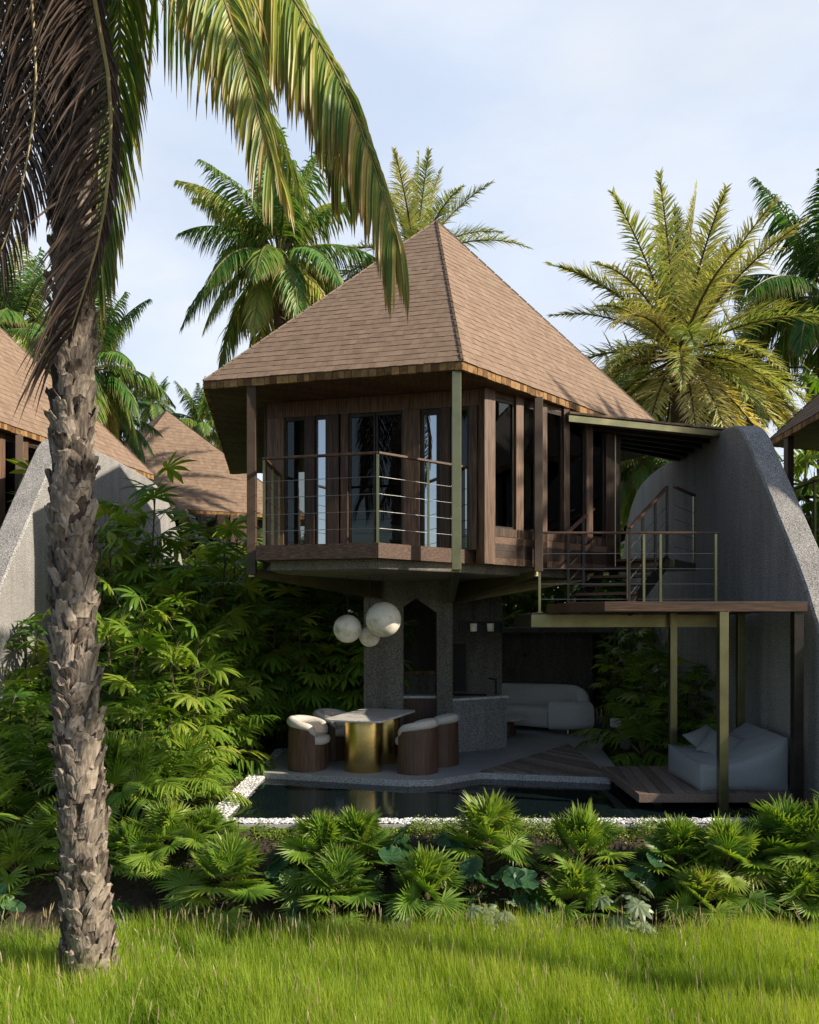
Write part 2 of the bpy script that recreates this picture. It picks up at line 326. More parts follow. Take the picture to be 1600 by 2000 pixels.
def fan_leaf(mb,c,d,n,Rr,nseg=22,spread=R(135),rnd=.5,droop=.5,join=.42,fold=.7,lenvar=.12,mi=0,widthf=1.25,cup=.0,prof=(.04,.55,.95,.6,.03)):
    """palmate leaf at c: outward direction d, face normal n"""
    d=np.array(d,float); d/=np.linalg.norm(d); n=np.array(n,float); n=n-d*(n@d); n/=np.linalg.norm(n); s=np.cross(n,d)
    a=np.linspace(-spread,spread,nseg)+RNG.normal(0,.02,nseg)
    D=d*np.cos(a)[:,None]+s*np.sin(a)[:,None]+n*cup; S=-d*np.sin(a)[:,None]+s*np.cos(a)[:,None]
    L=Rr*(1-.28*(np.abs(a)/spread)**2)*(1+RNG.normal(0,lenvar*.5,nseg))
    W=2*math.tan(spread/nseg)*join*Rr*widthf
    T=[0,join*.55,join,(1+join)/2,1]
    strips(mb,np.repeat([c],nseg,0),D,S,L,W,T,prof,droop*RNG.uniform(.6,1.4,nseg),fold,np.clip(rnd+RNG.normal(0,.08,nseg),0,1),mi)
def fan_palm_mesh(seed,nl=34,h=.62,Rr=.33):
    global RNG
    RNG=np.random.default_rng(seed); mb=MB()
    for i in range(nl):
        f=(i+.5)/nl; az=i*2.4+RNG.normal(0,.3); z0=h*(.96-.80*f**1.0)
        el=R(84-70*f+RNG.normal(0,9)); pl=(.16+.26*math.sin(min(1,f*1.3)*math.pi/2))*RNG.uniform(.8,1.2)
        d=np.array([math.cos(az)*math.cos(el),math.sin(az)*math.cos(el),math.sin(el)])
        b=np.array([0,0,z0]); c=b+d*pl
        mb.tube([b,b+d*pl*.5+[0,0,.01],c],[.009,.007,.005],4,mi=1,cap=False)
        el2=el+R(RNG.uniform(-22,14)) if f<.6 else el-R(RNG.uniform(0,55)); d2=np.array([math.cos(az)*math.cos(el2),math.sin(az)*math.cos(el2),math.sin(el2)])
        up=np.array([-math.cos(az)*math.sin(el2),-math.sin(az)*math.sin(el2),math.cos(el2)])+RNG.normal(0,.38,3)
        fan_leaf(mb,c,d2,up,Rr*RNG.uniform(.8,1.12),28,R(RNG.uniform(125,160)),float(np.clip(.5+RNG.normal(0,.17)-.12*f,0,1)),droop=RNG.uniform(.1,.6),join=.52,fold=.7,cup=.12)
    return mb
def fan_palm_proto(seed,label):
    t=thing('fan_palm',label,'fan palm',group='fan palms planted along the bank')
    fan_palm_mesh(seed).build('crown',[M['fan'],M['rachis_g']],t)
    k=MB(); z=np.linspace(-.15,.62,12); k.tube(np.c_[.01*np.sin(z*9),.01*np.cos(z*7),z],.03+.008*(np.arange(12)%2),8); k.build('stem',M['stem'],t)
    return t
def rhapis_mesh(seed,h,canes,Rr=.43,lpc=23,spreadr=.40):
    global RNG
    RNG=np.random.default_rng(seed); mb=MB(); st=MB()
    for cidx in range(canes):
        az0=cidx*2.4; rr=spreadr*math.sqrt((cidx+.3)/canes); hh=h*RNG.uniform(.55,1.0) if cidx else h
        top=np.array([math.cos(az0)*rr*1.4,math.sin(az0)*rr*1.4,hh]); bot=np.array([math.cos(az0)*rr*.4,math.sin(az0)*rr*.4,-.1])
        mid=(top+bot)/2+RNG.normal(0,.04,3)
        st.tube(catmull([bot,mid,top],7),.011,6)
        n=int(lpc*max(.6,hh/2.2))
        for i in range(n):
            f=i/n; zf=1-.72*f**.9; p=bot+(top-bot)*zf; az=i*2.4+RNG.normal(0,.3)
            el=R(70-95*min(1,i/9)+RNG.normal(0,8)) if i<10 else R(RNG.uniform(-25,30))
            pl=RNG.uniform(.16,.34); d=np.array([math.cos(az)*math.cos(el),math.sin(az)*math.cos(el),math.sin(el)]); c=p+d*pl
            mb.tube([p,c],[.006,.004],4,mi=1,cap=False)
            el2=el-R(RNG.uniform(0,35)); d2=np.array([math.cos(az)*math.cos(el2),math.sin(az)*math.cos(el2),math.sin(el2)])
            up=np.array([-math.cos(az)*math.sin(el2),-math.sin(az)*math.sin(el2),math.cos(el2)])+RNG.normal(0,.2,3)
            fan_leaf(mb,c,d2,up,Rr*RNG.uniform(.8,1.15),int(RNG.integers(9,14)),R(108),float(np.clip(.5+RNG.normal(0,.2)-.1*f,0,1)),droop=RNG.uniform(.4,1.1),join=.5,fold=.3,widthf=.85,prof=(.06,.75,1,.8,.1))
    return mb,st
def shrub_proto(name,label,cat,seed,h,canes,**k):
    t=thing(name,label,cat,group='lady palms in the garden')
    a,b=rhapis_mesh(seed,h,canes,**k); a.build('foliage',[M['rhapis'],M['rachis_g']],t); b.build('stem',M['stem'],t); return t
def areca_proto(seed,label,r=1.1,nf=16):
    global RNG
    RNG=np.random.default_rng(seed); t=thing('arching_palm',label,'palm shrub',group='arching palm shrubs in the garden'); mb=MB()
    for i in range(nf):
        f=(i+.5)/nf; az=i*2.4+RNG.normal(0,.2); el=R(80-62*f+RNG.normal(0,6))
        frond(mb,arc((0,0,.1),az,el,r*RNG.uniform(.85,1.1),1.3+.8*f),22,.34*r,.034*r,droop=1.0,fwd=.7,lift=.15,rnd=float(np.clip(.5+RNG.normal(0,.18),0,1)),start=.3,rr=.01,fold=.4,segs=3)
    mb.build('foliage',[M['rhapis'],M['rachis_g']],t)
    k=MB(); 
    for i in range(5): k.tube([(.06*math.cos(i*1.3),.06*math.sin(i*1.3),-.1),(.03*math.cos(i*1.3),.03*math.sin(i*1.3),.25)],[.02,.014],6)
    k.build('stem',M['stem'],t); return t
#@@BUILD
# ================================================================== SETTING
def ground_z(y):
    return np.interp(y,[-400,7.15,7.5,8.35,8.6,600],[Z_L,Z_L,-2.74,-2.22,Z_G,Z_G])
def make_ground():
    xs=np.r_[-500,-60,np.linspace(-12,12,97),60,500]; ys=np.r_[-400,-40,np.linspace(3,9,61),np.linspace(9.5,20,22),60,600]
    X,Y=np.meshgrid(xs,ys); Z=ground_z(Y)
    nz=RNG.normal(0,.03,X.shape); near=(np.abs(X)<12.1)&(Y>6.9)&(Y<8.45); Z=Z+np.where(near,nz,0)
    n,m=X.shape; idx=np.arange(n*m).reshape(n,m)
    q=np.stack([idx[:-1,:-1],idx[:-1,1:],idx[1:,1:],idx[1:,:-1]],-1).reshape(-1,4)
    mb=MB(); mb.add(np.stack([X,Y,Z],-1).reshape(-1,3),q)
    o=mb.build('ground',M['soil'],smooth=True); o['kind']='structure'; return o
make_ground()
# pool, pebbles, terrace
mb=MB(); mb.poly([(-1.97,8.76,Z_W),(4.3,8.76,Z_W),(4.3,11.6,Z_W),(-1.97,11.6,Z_W)]); o=mb.build('water',M['water']); o['kind']='structure'
TER=[(-2.0,11.15),(-.8,10.78),(-.3,10.62),(0,10.56),(.35,10.62),(.96,11.1),(2.64,10.74),(2.9,11.4),(3.1,13.2),(3.5,14.5),(3.5,17.2),(-2.0,17.2)]
mb=MB(); mb.prism(TER,-2.32,Z_T); o=mb.build('terrace',M['terrace'],bevel=.008); o['kind']='structure'
mb=MB(); # planks of the flush triangular deck
def plank_poly(mb,pts,z0,z1,dirv,w=.11,gap=.008,axis=None):
    """clip a convex polygon into planks running along dirv"""
    d=np.array(dirv,float); d/=np.linalg.norm(d); n=np.array([-d[1],d[0]]); pts=[np.array(p,float) for p in pts]
    lo=min(p@n for p in pts); hi=max(p@n for p in pts); k=lo
    def clip(poly,lim,sgn):
        out=[]
        for i in range(len(poly)):
            a,b=poly[i],poly[(i+1)%len(poly)]; fa=sgn*(a@n-lim); fb=sgn*(b@n-lim)
            if fa>=0: out.append(a)
            if fa*fb<0: out.append(a+(b-a)*fa/(fa-fb))
        return out
    while k<hi:
        pl=clip(clip(pts,k+gap/2,1),k+w-gap/2,-1)
        if len(pl)>=3: mb.prism(pl,z0,z1+random.uniform(-.0015,.0015),rnd=random.random())
        k+=w
plank_poly(mb,[(.96,11.12),(2.64,10.76),(2.64,13.6)],Z_T+.003,Z_T+.022,(-.55,.83))
o=mb.build('timber_deck',M['wood_deck'],bevel=.002); tag(o,'flush triangle of dark decking boards at the pool edge beside the terrace','deck')
mb=MB(); plank_poly(mb,[(2.64,9.30),(4.56,9.30),(4.56,11.05),(2.64,11.05)],-2.0,-1.95,(.12,1.0),w=.14)
t=thing('timber_platform','raised dark timber platform under the daybed, overhanging the pool','platform',(3.6,10.1,-2.05))
for v in mb.v: v-=np.array([3.6,10.1,-2.05])
mb.build('decking',M['wood_deck'],t,bevel=.003)
mb=MB(); mb.b2(2.63,4.57,9.25,9.297,-2.045,-1.948); mb.b2(2.59,2.637,9.25,11.05,-2.045,-1.948); mb.b2(2.7,4.5,9.4,10.9,-2.06,-2.004,mi=0)
for v in mb.v: v-=np.array([3.6,10.1,-2.05])
mb.build('edge_board',M['wood_deck'],t,bevel=.003)
mb=MB()
for x in (2.9,4.2): 
    for y in (9.6,10.8):
        mb=MB(); mb.b2(x-.05,x+.05,y-.05,y+.05,-2.3,-2.061)
        for v in mb.v: v-=np.array([3.6,10.1,-2.05])
        mb.build('leg',M['dark_metal'],t)
def pebbles():
    RNG=np.random.default_rng(3); mb=MB()
    base=np.array([[1,0,0],[-1,0,0],[0,1,0],[0,-1,0],[0,0,1],[0,0,-1]],float); sub=[]
    # rounded octahedron subdivided once
    F8=[[0,2,4],[2,1,4],[1,3,4],[3,0,4],[2,0,5],[1,2,5],[3,1,5],[0,3,5]]
    vs=list(base); fs=[]
    def midp(a,b):
        m=nrm((vs[a]+vs[b])/2); vs.append(m); return len(vs)-1
    for a,b,c in F8:
        ab,bc,ca=midp(a,b),midp(b,c),midp(c,a); fs+= [[a,ab,ca],[ab,b,bc],[ca,bc,c],[ab,bc,ca]]
    vs=np.array(vs); fs=np.array(fs)
    pts=[]
    for i in range(2600): pts.append((RNG.uniform(-2.2,-1.97)+0.0,RNG.uniform(8.6,13.6)))
    for i in range(3600): pts.append((RNG.uniform(-2.2,3.6),RNG.uniform(8.58,8.77)))
    allv=[];allf=[]
    for i,(x,y) in enumerate(pts):
        s=RNG.uniform(.009,.02); A=RNG.uniform(0,6.28); co,si=math.cos(A),math.sin(A)
        v=vs*np.array([s*RNG.uniform(.8,1.4),s,s*.62]); v=np.c_[v[:,0]*co-v[:,1]*si,v[:,0]*si+v[:,1]*co,v[:,2]]+np.array([x,y,Z_W+.012+RNG.uniform(0,.014)])
        mb.add(v,fs,RNG.random())
    mb.b2(-2.22,-1.968,8.56,13.6,-2.3,Z_W+.006,rnd=.2); mb.b2(-1.96,3.6,8.56,8.765,-2.3,Z_W+.006,rnd=.2)
    o=mb.build('pebbles',M['pebble'],smooth=False); tag(o,'white pebble edging laid along the pool','pebbles',kind='stuff')
pebbles()
# ================================================================== VILLA
E=3.05
EAVE=[np.array([x*E,f/ E*E*1.0]) for x,f in []]
def ev(px,py): return np.array([(px-CX)/(HZ-py)*E, F*E/(HZ-py)])
vF,vG,vR,vBR,vB,vL=ev(903,705),ev(1158,801),ev(1273,817),ev(1209,893),ev(450,917),ev(397,745)
APEX=np.array([.42,12.8,(HZ-432)/F*12.8])
VR=np.array([.42,12.8,Z_T])
def part(mb,name,mat,root,base=VR,**k):
    for v in mb.v: v-=base
    return mb.build(name,mat,root,**k)
def shingle_face(mb,c0,c1,ap,rh=.13,w=.09,th=.011):
    c0=np.array(c0,float);c1=np.array(c1,float);ap=np.array(ap,float)
    L=np.linalg.norm(c1-c0); ex=(c1-c0)/L; xa=(ap-c0)@ex; ey=(ap-c0)-ex*xa; H=np.linalg.norm(ey); ey/=H; nn=np.cross(ex,ey)
    if nn[2]<0: nn=-nn
    rows=int(H/rh); 
    for r in range(rows+1):
        y0=r*H/(rows+1)*1.0; y1=(r+1)*H/(rows+1); 
        f=lambda x,y: min(max(x,xa*y/H),L+(xa-L)*y/H)
        x=-random.random()*w
        while x<L:
            ww=w*random.uniform(.7,1.4); a0,a1,b0,b1=f(x,y0),f(x+ww-.0015,y0),f(x,y1),f(x+ww-.0015,y1)
            if a1-a0>.003 or b1-b0>.003:
                yj=y0-random.uniform(0,.010); o=th*random.uniform(.8,1.25)
                v=[c0+ex*a0+ey*yj+nn*o,c0+ex*a1+ey*yj+nn*o,c0+ex*b1+ey*(y1+.006)+nn*.006,c0+ex*b0+ey*(y1+.006)+nn*.006,c0+ex*a0+ey*(yj+.004)+nn*-.004,c0+ex*a1+ey*(yj+.004)+nn*-.004]
                mb.add(v,[[0,1,2,3],[4,5,1,0]],random.random())
            x+=ww
    # backing sheet
    mb.add([c0-nn*.012,c1-nn*.012,ap-nn*.012],[[0,1,2]],.3)
def line_at(px,A,B):
    """point on ground line A-B seen at column px"""
    k=(px-CX)/F; d=B-A; t=(k*A[1]-A[0])/(d[0]-k*d[1]); return A+d*t
WC=np.array([.93,10.42]); WL=np.array([-1.92,11.13]); WBL=np.array([-2.62,14.9]); WBR=np.array([3.6,14.6]); WR=WC+np.array([.78,.62])*2.75
Z0,Z1=.91,2.955
def wallboard(mb,A,B,z0,z1,th=.07,off=0.,rnd=None):
    A=np.array(A);B=np.array(B); c=(A+B)/2; d=B-A; L=np.linalg.norm(d); n=np.array([d[1],-d[0]])/L
    c=c+n*off; mb.box((c[0],c[1],(z0+z1)/2),(L,th,z1-z0),math.atan2(d[1],d[0]),random.random() if rnd is None else rnd)
def railing(root,line,z0,name_post='railing_post',posts=(),h=1.05,rail_mat='wood_x',base=VR,cab=4,rw=.055,pm='bronze'):
    """line: list of 3-D floor points; posts: list of 3-D points"""
    line=[np.array(p,float) for p in line]; up=np.array([0,0,1.])
    mb=MB()
    for a,b in zip(line[:-1],line[1:]): mb.beam(a+up*h,b+up*h,rw,.028)
    part(mb,'handrail',M[rail_mat],root,base,bevel=.004)
    for p in posts:
        p=np.array(p,float); mb=MB(); mb.beam(p,p+up*(h-.018),.032,.032,up=(0,1,0)); mb.box(p+up*.006,(.07,.07,.012)); part(mb,name_post,M[pm],root,base)
    mb=MB()
    for a,b in zip(line[:-1],line[1:]):
        for i in range(cab): z=h*(.17+.19*i); mb.tube([a+up*z,b+up*z],.004,6,cap=False)
    part(mb,'cables',M['steel'],root,base,smooth=True)
def make_villa():
    root=thing('villa',"two-storey villa with a tall shingled hipped roof, balcony and concrete core, at the picture's centre",'villa',VR)
    ev3=[np.array([*p,E]) for p in (vF,ev(1323,863),vBR,vB,vL)]
    mb=MB()
    for i in range(5): shingle_face(mb,ev3[i],ev3[(i+1)%5],APEX)
    roof=part(mb,'roof',M['shingle'],root)
    mb=MB()
    for i in range(5):
        a,b=ev3[i],APEX; n=int(np.linalg.norm(b-a)/.17)
        for k in range(n):
            p=a+(b-a)*k/n+np.array([0,0,.016]); q=a+(b-a)*(k+.93)/n+np.array([0,0,.012]); mb.beam(p,q,.035,.018,rnd=random.random()*.6)
    c=part(mb,'ridge_cap',M['rachis_d'],root)
    mb=MB()
    for i in range(5):
        a,b=ev3[i],ev3[(i+1)%5]; L=np.linalg.norm(b-a); d=(b-a)/L; x=0; outn=np.array([d[1],-d[0],0])
        while x<L:
            w=min(random.uniform(.07,.12),L-x); 
            if w>.01: cc=a+d*(x+w/2)-outn*.02; mb.box((cc[0],cc[1],E-.052+random.uniform(-.005,.003)),(w-.006,.035+random.uniform(0,.015),.085),math.atan2(d[1],d[0]),random.random())
            x+=w
    part(mb,'eave_edge',M['shingle_end'],root)
    mb=MB(); cen=np.mean([p[:2] for p in ev3],axis=0); inset=[cen+(p[:2]-cen)*.992 for p in ev3]
    plank_poly(mb,inset,2.958,2.972,(.9,.43),w=.12,gap=.006); mb.prism(inset,2.976,2.99)
    part(mb,'soffit',M['wood_soffit'],root)
    # columns
    for (x,y,zb) in ((.555,9.7,.61),(-1.985,10.32,.59),(1.70,10.82,.66),(2.97,12.05,.80),(-3.13,16.1,.5)):
        mb=MB(); mb.b2(x-.055,x+.055,y-.055,y+.055,zb,2.956); part(mb,'column',M['bronze'] if x in (.555,2.97) else M['dark_post'],root,bevel=.004)
    # floor
    fl=[(-1.83,9.87),(-.37,9.50),(.93,10.62),(.95,10.46),tuple(WR),tuple(WBR),tuple(WBL),(-1.86,11.2)]
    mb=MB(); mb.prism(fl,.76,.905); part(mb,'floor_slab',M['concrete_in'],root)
    mb=MB(); fc=[(-1.85,11.2),(-1.84,9.86),(-.37,9.485),(.95,10.62)]
    for a,b in zip(fc[:-1],fc[1:]): mb.beam((*a,.826),(*b,.826),.03,.176)
    part(mb,'fascia_board',M['wood_x'],root)
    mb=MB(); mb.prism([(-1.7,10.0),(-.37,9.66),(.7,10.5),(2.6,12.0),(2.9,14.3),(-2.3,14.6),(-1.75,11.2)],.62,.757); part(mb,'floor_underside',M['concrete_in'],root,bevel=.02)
    # front facade posts and boards
    FA,FB=WL,WC
    mb=MB()
    for a,b in ((525,557),(600,617),(641,664),(668,682),(789,822),(861,880),(917,933)):
        wallboard(mb,line_at(a,FA,FB),line_at(b,FA,FB),Z0,2.74,.12)
    wallboard(mb,FA,FB,2.742,Z1-.002,.10)
    part(mb,'facade_board',M['wood_v'],root,bevel=.004)
    def window(A,B,z0,z1,mat,fr=.025,off=0.):
        A=np.array(A);B=np.array(B); d=(B-A)/np.linalg.norm(B-A)
        mb=MB(); wallboard(mb,A+d*.002,A+d*fr,z0,z1,.05,off); wallboard(mb,B-d*fr,B-d*.002,z0,z1,.05,off)
        wallboard(mb,A+d*fr,B-d*fr,z1-fr*1.6,z1,.05,off); wallboard(mb,A+d*fr,B-d*fr,z0,z0+fr,.05,off)
        w=part(mb,'window',M['dark_metal'],root)
        g=MB(); wallboard(g,A+d*fr,B-d*fr,z0+fr,z1-fr*1.6,.008,off); part(g,'pane',M[mat],w)
        return w
    for a,b,m in ((557,600,'glass'),(617,641,'mirror'),(682,735,'glass'),(735,789,'glass'),(880,917,'glass')):
        window(line_at(a+.6,FA,FB),line_at(b-.6,FA,FB),Z0+.004,2.738,m)
    window(line_at(823,FA,FB),line_at(860,FA,FB),Z0+.004,2.738,'mirror',fr=.045)
    # right wall: boards, spandrel, windows
    A0=WC; d=np.array([.78,.62]); d/=np.linalg.norm(d); LR=np.linalg.norm(WR-WC)
    mb=MB(); wallboard(mb,A0-d*.06,A0+d*.13,.73,Z1-.002,.16,.02,rnd=.75)
    s=.13; k=0; wins=[]
    for wwin,wb in ((.42,.14),(.30,.16),(.34,.12),(.36,.14),(.30,.30)):
        wins.append((A0+d*(s+.004),A0+d*(s+wwin-.004))); s+=wwin
        wallboard(mb,A0+d*s,A0+d*min(s+wb,LR),.73,Z1-.002,.12,.0); s+=wb
    part(mb,'corner_board',M['wood_v'],root,bevel=.003)
    mb=MB()
    zz=[.73,.82,.91,1.0,1.09]
    for i in range(4): wallboard(mb,A0+d*.135,WR,zz[i]+.001,zz[i+1]-.001,.05,.035)
    part(mb,'spandrel',M['wood_x'],root)
    mb=MB(); s2=.135
    while s2<LR-.05: wallboard(mb,A0+d*s2,A0+d*(s2+.058),1.095,1.20,.05,.035); s2+=.06
    part(mb,'sill_board',M['wood_v'],root)
    for a,b in wins: window(a,b,1.205,2.88,'glass')
    mb=MB(); wallboard(mb,A0+d*.13,WR,2.885,Z1-.003,.05); part(mb,'header',M['wood_v'],root)
    # left and back walls
    mb=MB()
    dl=(WBL-WL)
    for a,b in ((0,.08),(.3,.36),(.6,.66),(.92,1)): wallboard(mb,WL+dl*a,WL+dl*b,Z0,Z1-.003,.1)
    for x0,x1 in ((-2.58,-2.02),(-1.84,-1.18),(-1.06,1.0),(1.3,1.9),(2.3,3.58)): 
        y=lambda x: 14.9-.3*(x+2.6)/6.2
        wallboard(mb,(x0,y(x0)),(x1,y(x1)),Z0,Z1-.003,.1)
    wallboard(mb,WBR,WR,Z0-.15,Z1-.003,.1)
    part(mb,'back_wall',M['wood_v'],root)
    # balcony railing
    K=(-.37,9.56,.91); Lc=(-1.76,9.92,.91); Bk=(-1.75,11.0,.91); Rc=(.84,10.56,.91)
    pr=[Lc,K,Bk,(.23,10.06,.91),(.56,10.335,.91),(-1.755,10.5,.91)]
    railing(root,[Bk,Lc,K,Rc],.91,posts=pr,h=1.06)
    # core
    mb=MB(); yc=12.55; y1=12.95
    mb.b2(-.70,-.094,yc,y1,Z_T,.37); mb.b2(.42,.66,yc,y1,Z_T,.37)
    # arch head
    for x0,x1,za,zb in ((-.094,.10,.225,.36),(.10,.42,.36,.14)):
        v=[(x0,yc,za),(x1,yc,zb),(x1,yc,.37),(x0,yc,.37),(x0,y1,za),(x1,y1,zb),(x1,y1,.37),(x0,y1,.37)]
        mb.add(v,[[0,1,2,3],[7,6,5,4],[0,4,5,1]])
    mb.b2(-.50,.655,yc+.002,13.6,.372,.618)
    mb.b2(.66,1.53,13.55,13.8,Z_T,.615)
    mb.b2(-.70,-.5,y1+.002,15.2,Z_T,.615); mb.b2(-.498,1.5,15.0,15.2,Z_T,.615)
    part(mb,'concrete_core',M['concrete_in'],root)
    for a,b,h1,h2 in (((-.45,12.5,.47),(-2.0,10.36,.61),.26,.09),((.64,12.5,.44),(.56,9.76,.62),.3,.07),((.70,12.5,.42),(1.7,10.9,.64),.28,.08),((.72,12.7,.42),(2.95,12.1,.70),.28,.08),((-.45,13,.45),(-3.1,16.0,.56),.3,.1)):
        mb=MB(); mb.beam(a,b,.1,h1,h2=h2); part(mb,'cantilever_beam',M['bronze'],root,bevel=.004)
    return root
villa=make_villa()
bpy.context.view_layer.update()
dup(villa,(-8.3,14.0,Z_T),R(31),'villa with shingled roof half hidden behind the rough palm trunk at left',group='neighbouring villas')
dup(villa,(-7.2,24.3,Z_T),R(-22),'distant villa roof whose whole peak shows above the garden, palm shadow on its shingles',group='neighbouring villas')
dup(villa,(9.0,11.3,Z_T),R(-79),'villa with its shingled eave beyond the curved concrete wall at the right edge',group='neighbouring villas')
dup(villa,(8.6,25.5,Z_T),R(10),'small far villa roof glimpsed between the staircase and the concrete wall',group='neighbouring villas')
villa['group']='neighbouring villas'
# interior bed seen through the glazing
bt=thing('bed','pale upholstered bed end behind the balcony glazing','bed',(-.2,13.0,.91))
mb=MB(); mb.b2(-.7,.75,-.6,1.2,.02,.28); mb.build('base',M['walnut'],bt,bevel=.02)
mb=MB(); mb.b2(-.72,.77,-.62,1.2,.285,.55); mb.build('mattress',M['white'],bt,bevel=.06)
# canopy
def P3(x,y,z): return np.array([x,y,z],float)
cb=np.array([3.4,12.8,2.0]); ct=thing('entrance_canopy','flat shingled canopy with green metal edge bridging the villa and the curved wall','canopy',cb)
cp=[(2.18,11.30),(4.62,12.22),(4.6,14.3),(2.95,12.95)]
mb=MB(); mb.prism(cp,2.80,2.865); x=0
a=np.array(cp[0]);b=np.array(cp[1]);L=np.linalg.norm(b-a);d=(b-a)/L
while x<L: w=random.uniform(.1,.2); c=a+d*(x+w/2); mb.box((c[0],c[1],2.868+random.uniform(-.004,.006)),(w-.005,.12,.03),math.atan2(d[1],d[0]),random.random()); x+=w
part(mb,'roof_deck',M['shingle'],ct,cb)
mb=MB(); off=np.array([0,-.035]); mb.beam((*(a+off),2.79),(*(b+off),2.79),.05,.085); part(mb,'edge_beam',M['bronze'],ct,cb)
for i in range(1,6):
    s=i/6; p=a*(1-s)+np.array(cp[3])*s; q=b*(1-s)+np.array(cp[2])*s; mb=MB(); mb.beam((*p,2.765),(*q,2.765),.045,.065); part(mb,'purlin',M['dark_metal'],ct,cb)
# stair and landing
lb=np.array([3.0,11.0,Z_T]); ld=thing('stair_landing','raised timber landing with green steel beams, cable railing and slim posts, beside the curved wall','landing',lb)
mb=MB(); plank_poly(mb,[(1.62,10.80),(4.5,10.80),(4.5,12.6),(1.62,12.6)],.095,.115,(0,1),w=.14); part(mb,'decking',M['wood_deck'],ld,lb)
mb=MB(); mb.b2(1.60,4.07,10.76,10.80,-.075,.093); mb.b2(1.60,1.64,10.802,12.6,-.075,.093); part(mb,'edge_beam',M['bronze'],ld,lb,bevel=.003)
mb=MB(); mb.prism([(2.19,9.2),(4.47,9.2),(4.47,10.755),(1.80,10.755),(1.92,9.95)],.112,.224); part(mb,'canopy_slab',M['wood_x'],ld,lb,bevel=.004)
for x,y,w,zb in ((3.52,9.21,.10,-2.16),(4.385,9.27,.105,-2.16),(3.44,10.70,.09,-1.95),(4.32,10.70,.09,-1.95)):
    mb=MB(); mb.b2(x-w/2,x+w/2,y-w/2,y+w/2,zb,.109); part(mb,'post',M['bronze'] if x!=4.385 else M['dark_metal'],ld,lb,bevel=.003)
pts=[P3(1.70,10.83,.115),P3(4.1,10.60,.115+.115)]
railing(ld,[P3(1.70,10.84,.115),P3(4.1,10.84,.115)],.1,posts=[P3(1.72,10.84,.115),P3(2.89,10.84,.115),P3(3.10,10.84,.115),P3(3.32,10.84,.115),P3(4.05,10.84,.115)],h=1.06,base=lb,rw=.05,rail_mat='walnut')
sb=np.array([2.9,11.6,.115]); stt=thing('staircase','short dark open-tread stair climbing from the landing to the villa door','staircase',sb)
u=np.array([.57,.82]); wv=np.array([.82,-.57]); s0=np.array([2.15,11.1]); 
for i in range(6):
    mb=MB(); z=.115+.13*(i+1); p=s0+u*(.12+.255*i); q=p+wv*.85; mb.beam((*p,z),(*q,z),.27,.035); part(mb,'tread',M['walnut'],stt,sb)
for k in (0,.85):
    a=s0+wv*k; b=a+u*1.58; mb=MB(); mb.beam((*a,.15),(*b,.88),.05,.16); part(mb,'stringer',M['dark_metal'],stt,sb)
    A=P3(*a,.16);B=P3(*b,.91); railing(stt,[A,B],0,posts=[A,A+(B-A)*.33,A+(B-A)*.66,B],h=1.05,base=sb,rail_mat='walnut',pm='dark_metal')
e=s0+u*1.6; mb=MB(); e2=e+wv*.95; mb.prism([tuple(e-wv*.1),tuple(e2),tuple(e2+u*1.1),tuple(e-wv*.1+u*1.1)],.79,.905); part(mb,'upper_landing',M['bronze'],stt,sb)
A=P3(*(e2),.905); B=P3(*(e2+u*1.0),.905); railing(stt,[A,B],0,posts=[B],h=1.05,base=sb,rail_mat='walnut')
# ------------------------------------------------------------------ curved concrete walls
FIN=[(6.6,-3.4),(7.2,-2.85),(7.75,-2.1),(8.4,-1.2),(9.2,-.1),(9.58,.5),(10.15,1.22),(10.55,1.72),(10.85,2.08),(11.1,2.38),(11.3,2.6),(11.5,2.73),(11.75,2.80),(12.3,2.82),(13.3,2.83),(14.7,2.84),(15.8,2.80),(16.5,2.66),(17.1,2.3),(17.6,1.6),(18.1,.6),(18.6,-2.3)]
def fin(x,label,dy=0,extra=0):
    base=np.array([x+.175,12.5+dy,Z_G]); mb=MB(); c=catmull(FIN,90); c[:,1]=np.minimum(c[:,1],2.86)
    pr=[(x-extra,0),(x-extra+.03,.03),(x+.32,.03),(x+.35,0)]
    K=len(c); V=[]
    g=nrm(np.gradient(c,axis=0)); nn=np.c_[-g[:,1],g[:,0]]
    for xx,o in ((x-extra,-99),(x-extra,-.025),(x-extra+.025,0),(x+.325,0),(x+.35,-.025),(x+.35,-99)):
        if o==-99: V.append(np.c_[np.full(K,xx),c[:,0]+dy,np.full(K,-3.4)])
        else: V.append(np.c_[np.full(K,xx),c[:,0]+dy+nn[:,0]*o,c[:,1]+nn[:,1]*o])
    V=np.array(V); q=[[r*K+i,r*K+i+1,(r+1)*K+i+1,(r+1)*K+i] for r in range(5) for i in range(K-1)]
    mb.add(V.reshape(-1,3),q)
    for v in mb.v: v-=base
    o=mb.build('concrete_wall',M['concrete'],loc=tuple(base),smooth=False); tag(o,label,'wall','curved concrete walls between villas')
    return o
fin(4.6,'tall curved speckled concrete wall right of the staircase, narrow sunlit edge sweeping down')
fin(-5.5,'curved speckled concrete wall behind the rough palm trunk, half covered by shrubs',dy=.8)
# rear wall of the terrace lounge
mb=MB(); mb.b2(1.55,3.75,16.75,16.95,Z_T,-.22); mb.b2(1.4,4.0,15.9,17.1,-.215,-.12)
o=mb.build('rear_wall',M['concrete_in'],bevel=.01); tag(o,'low dark concrete wall closing the lounge behind the curved sofa','wall')
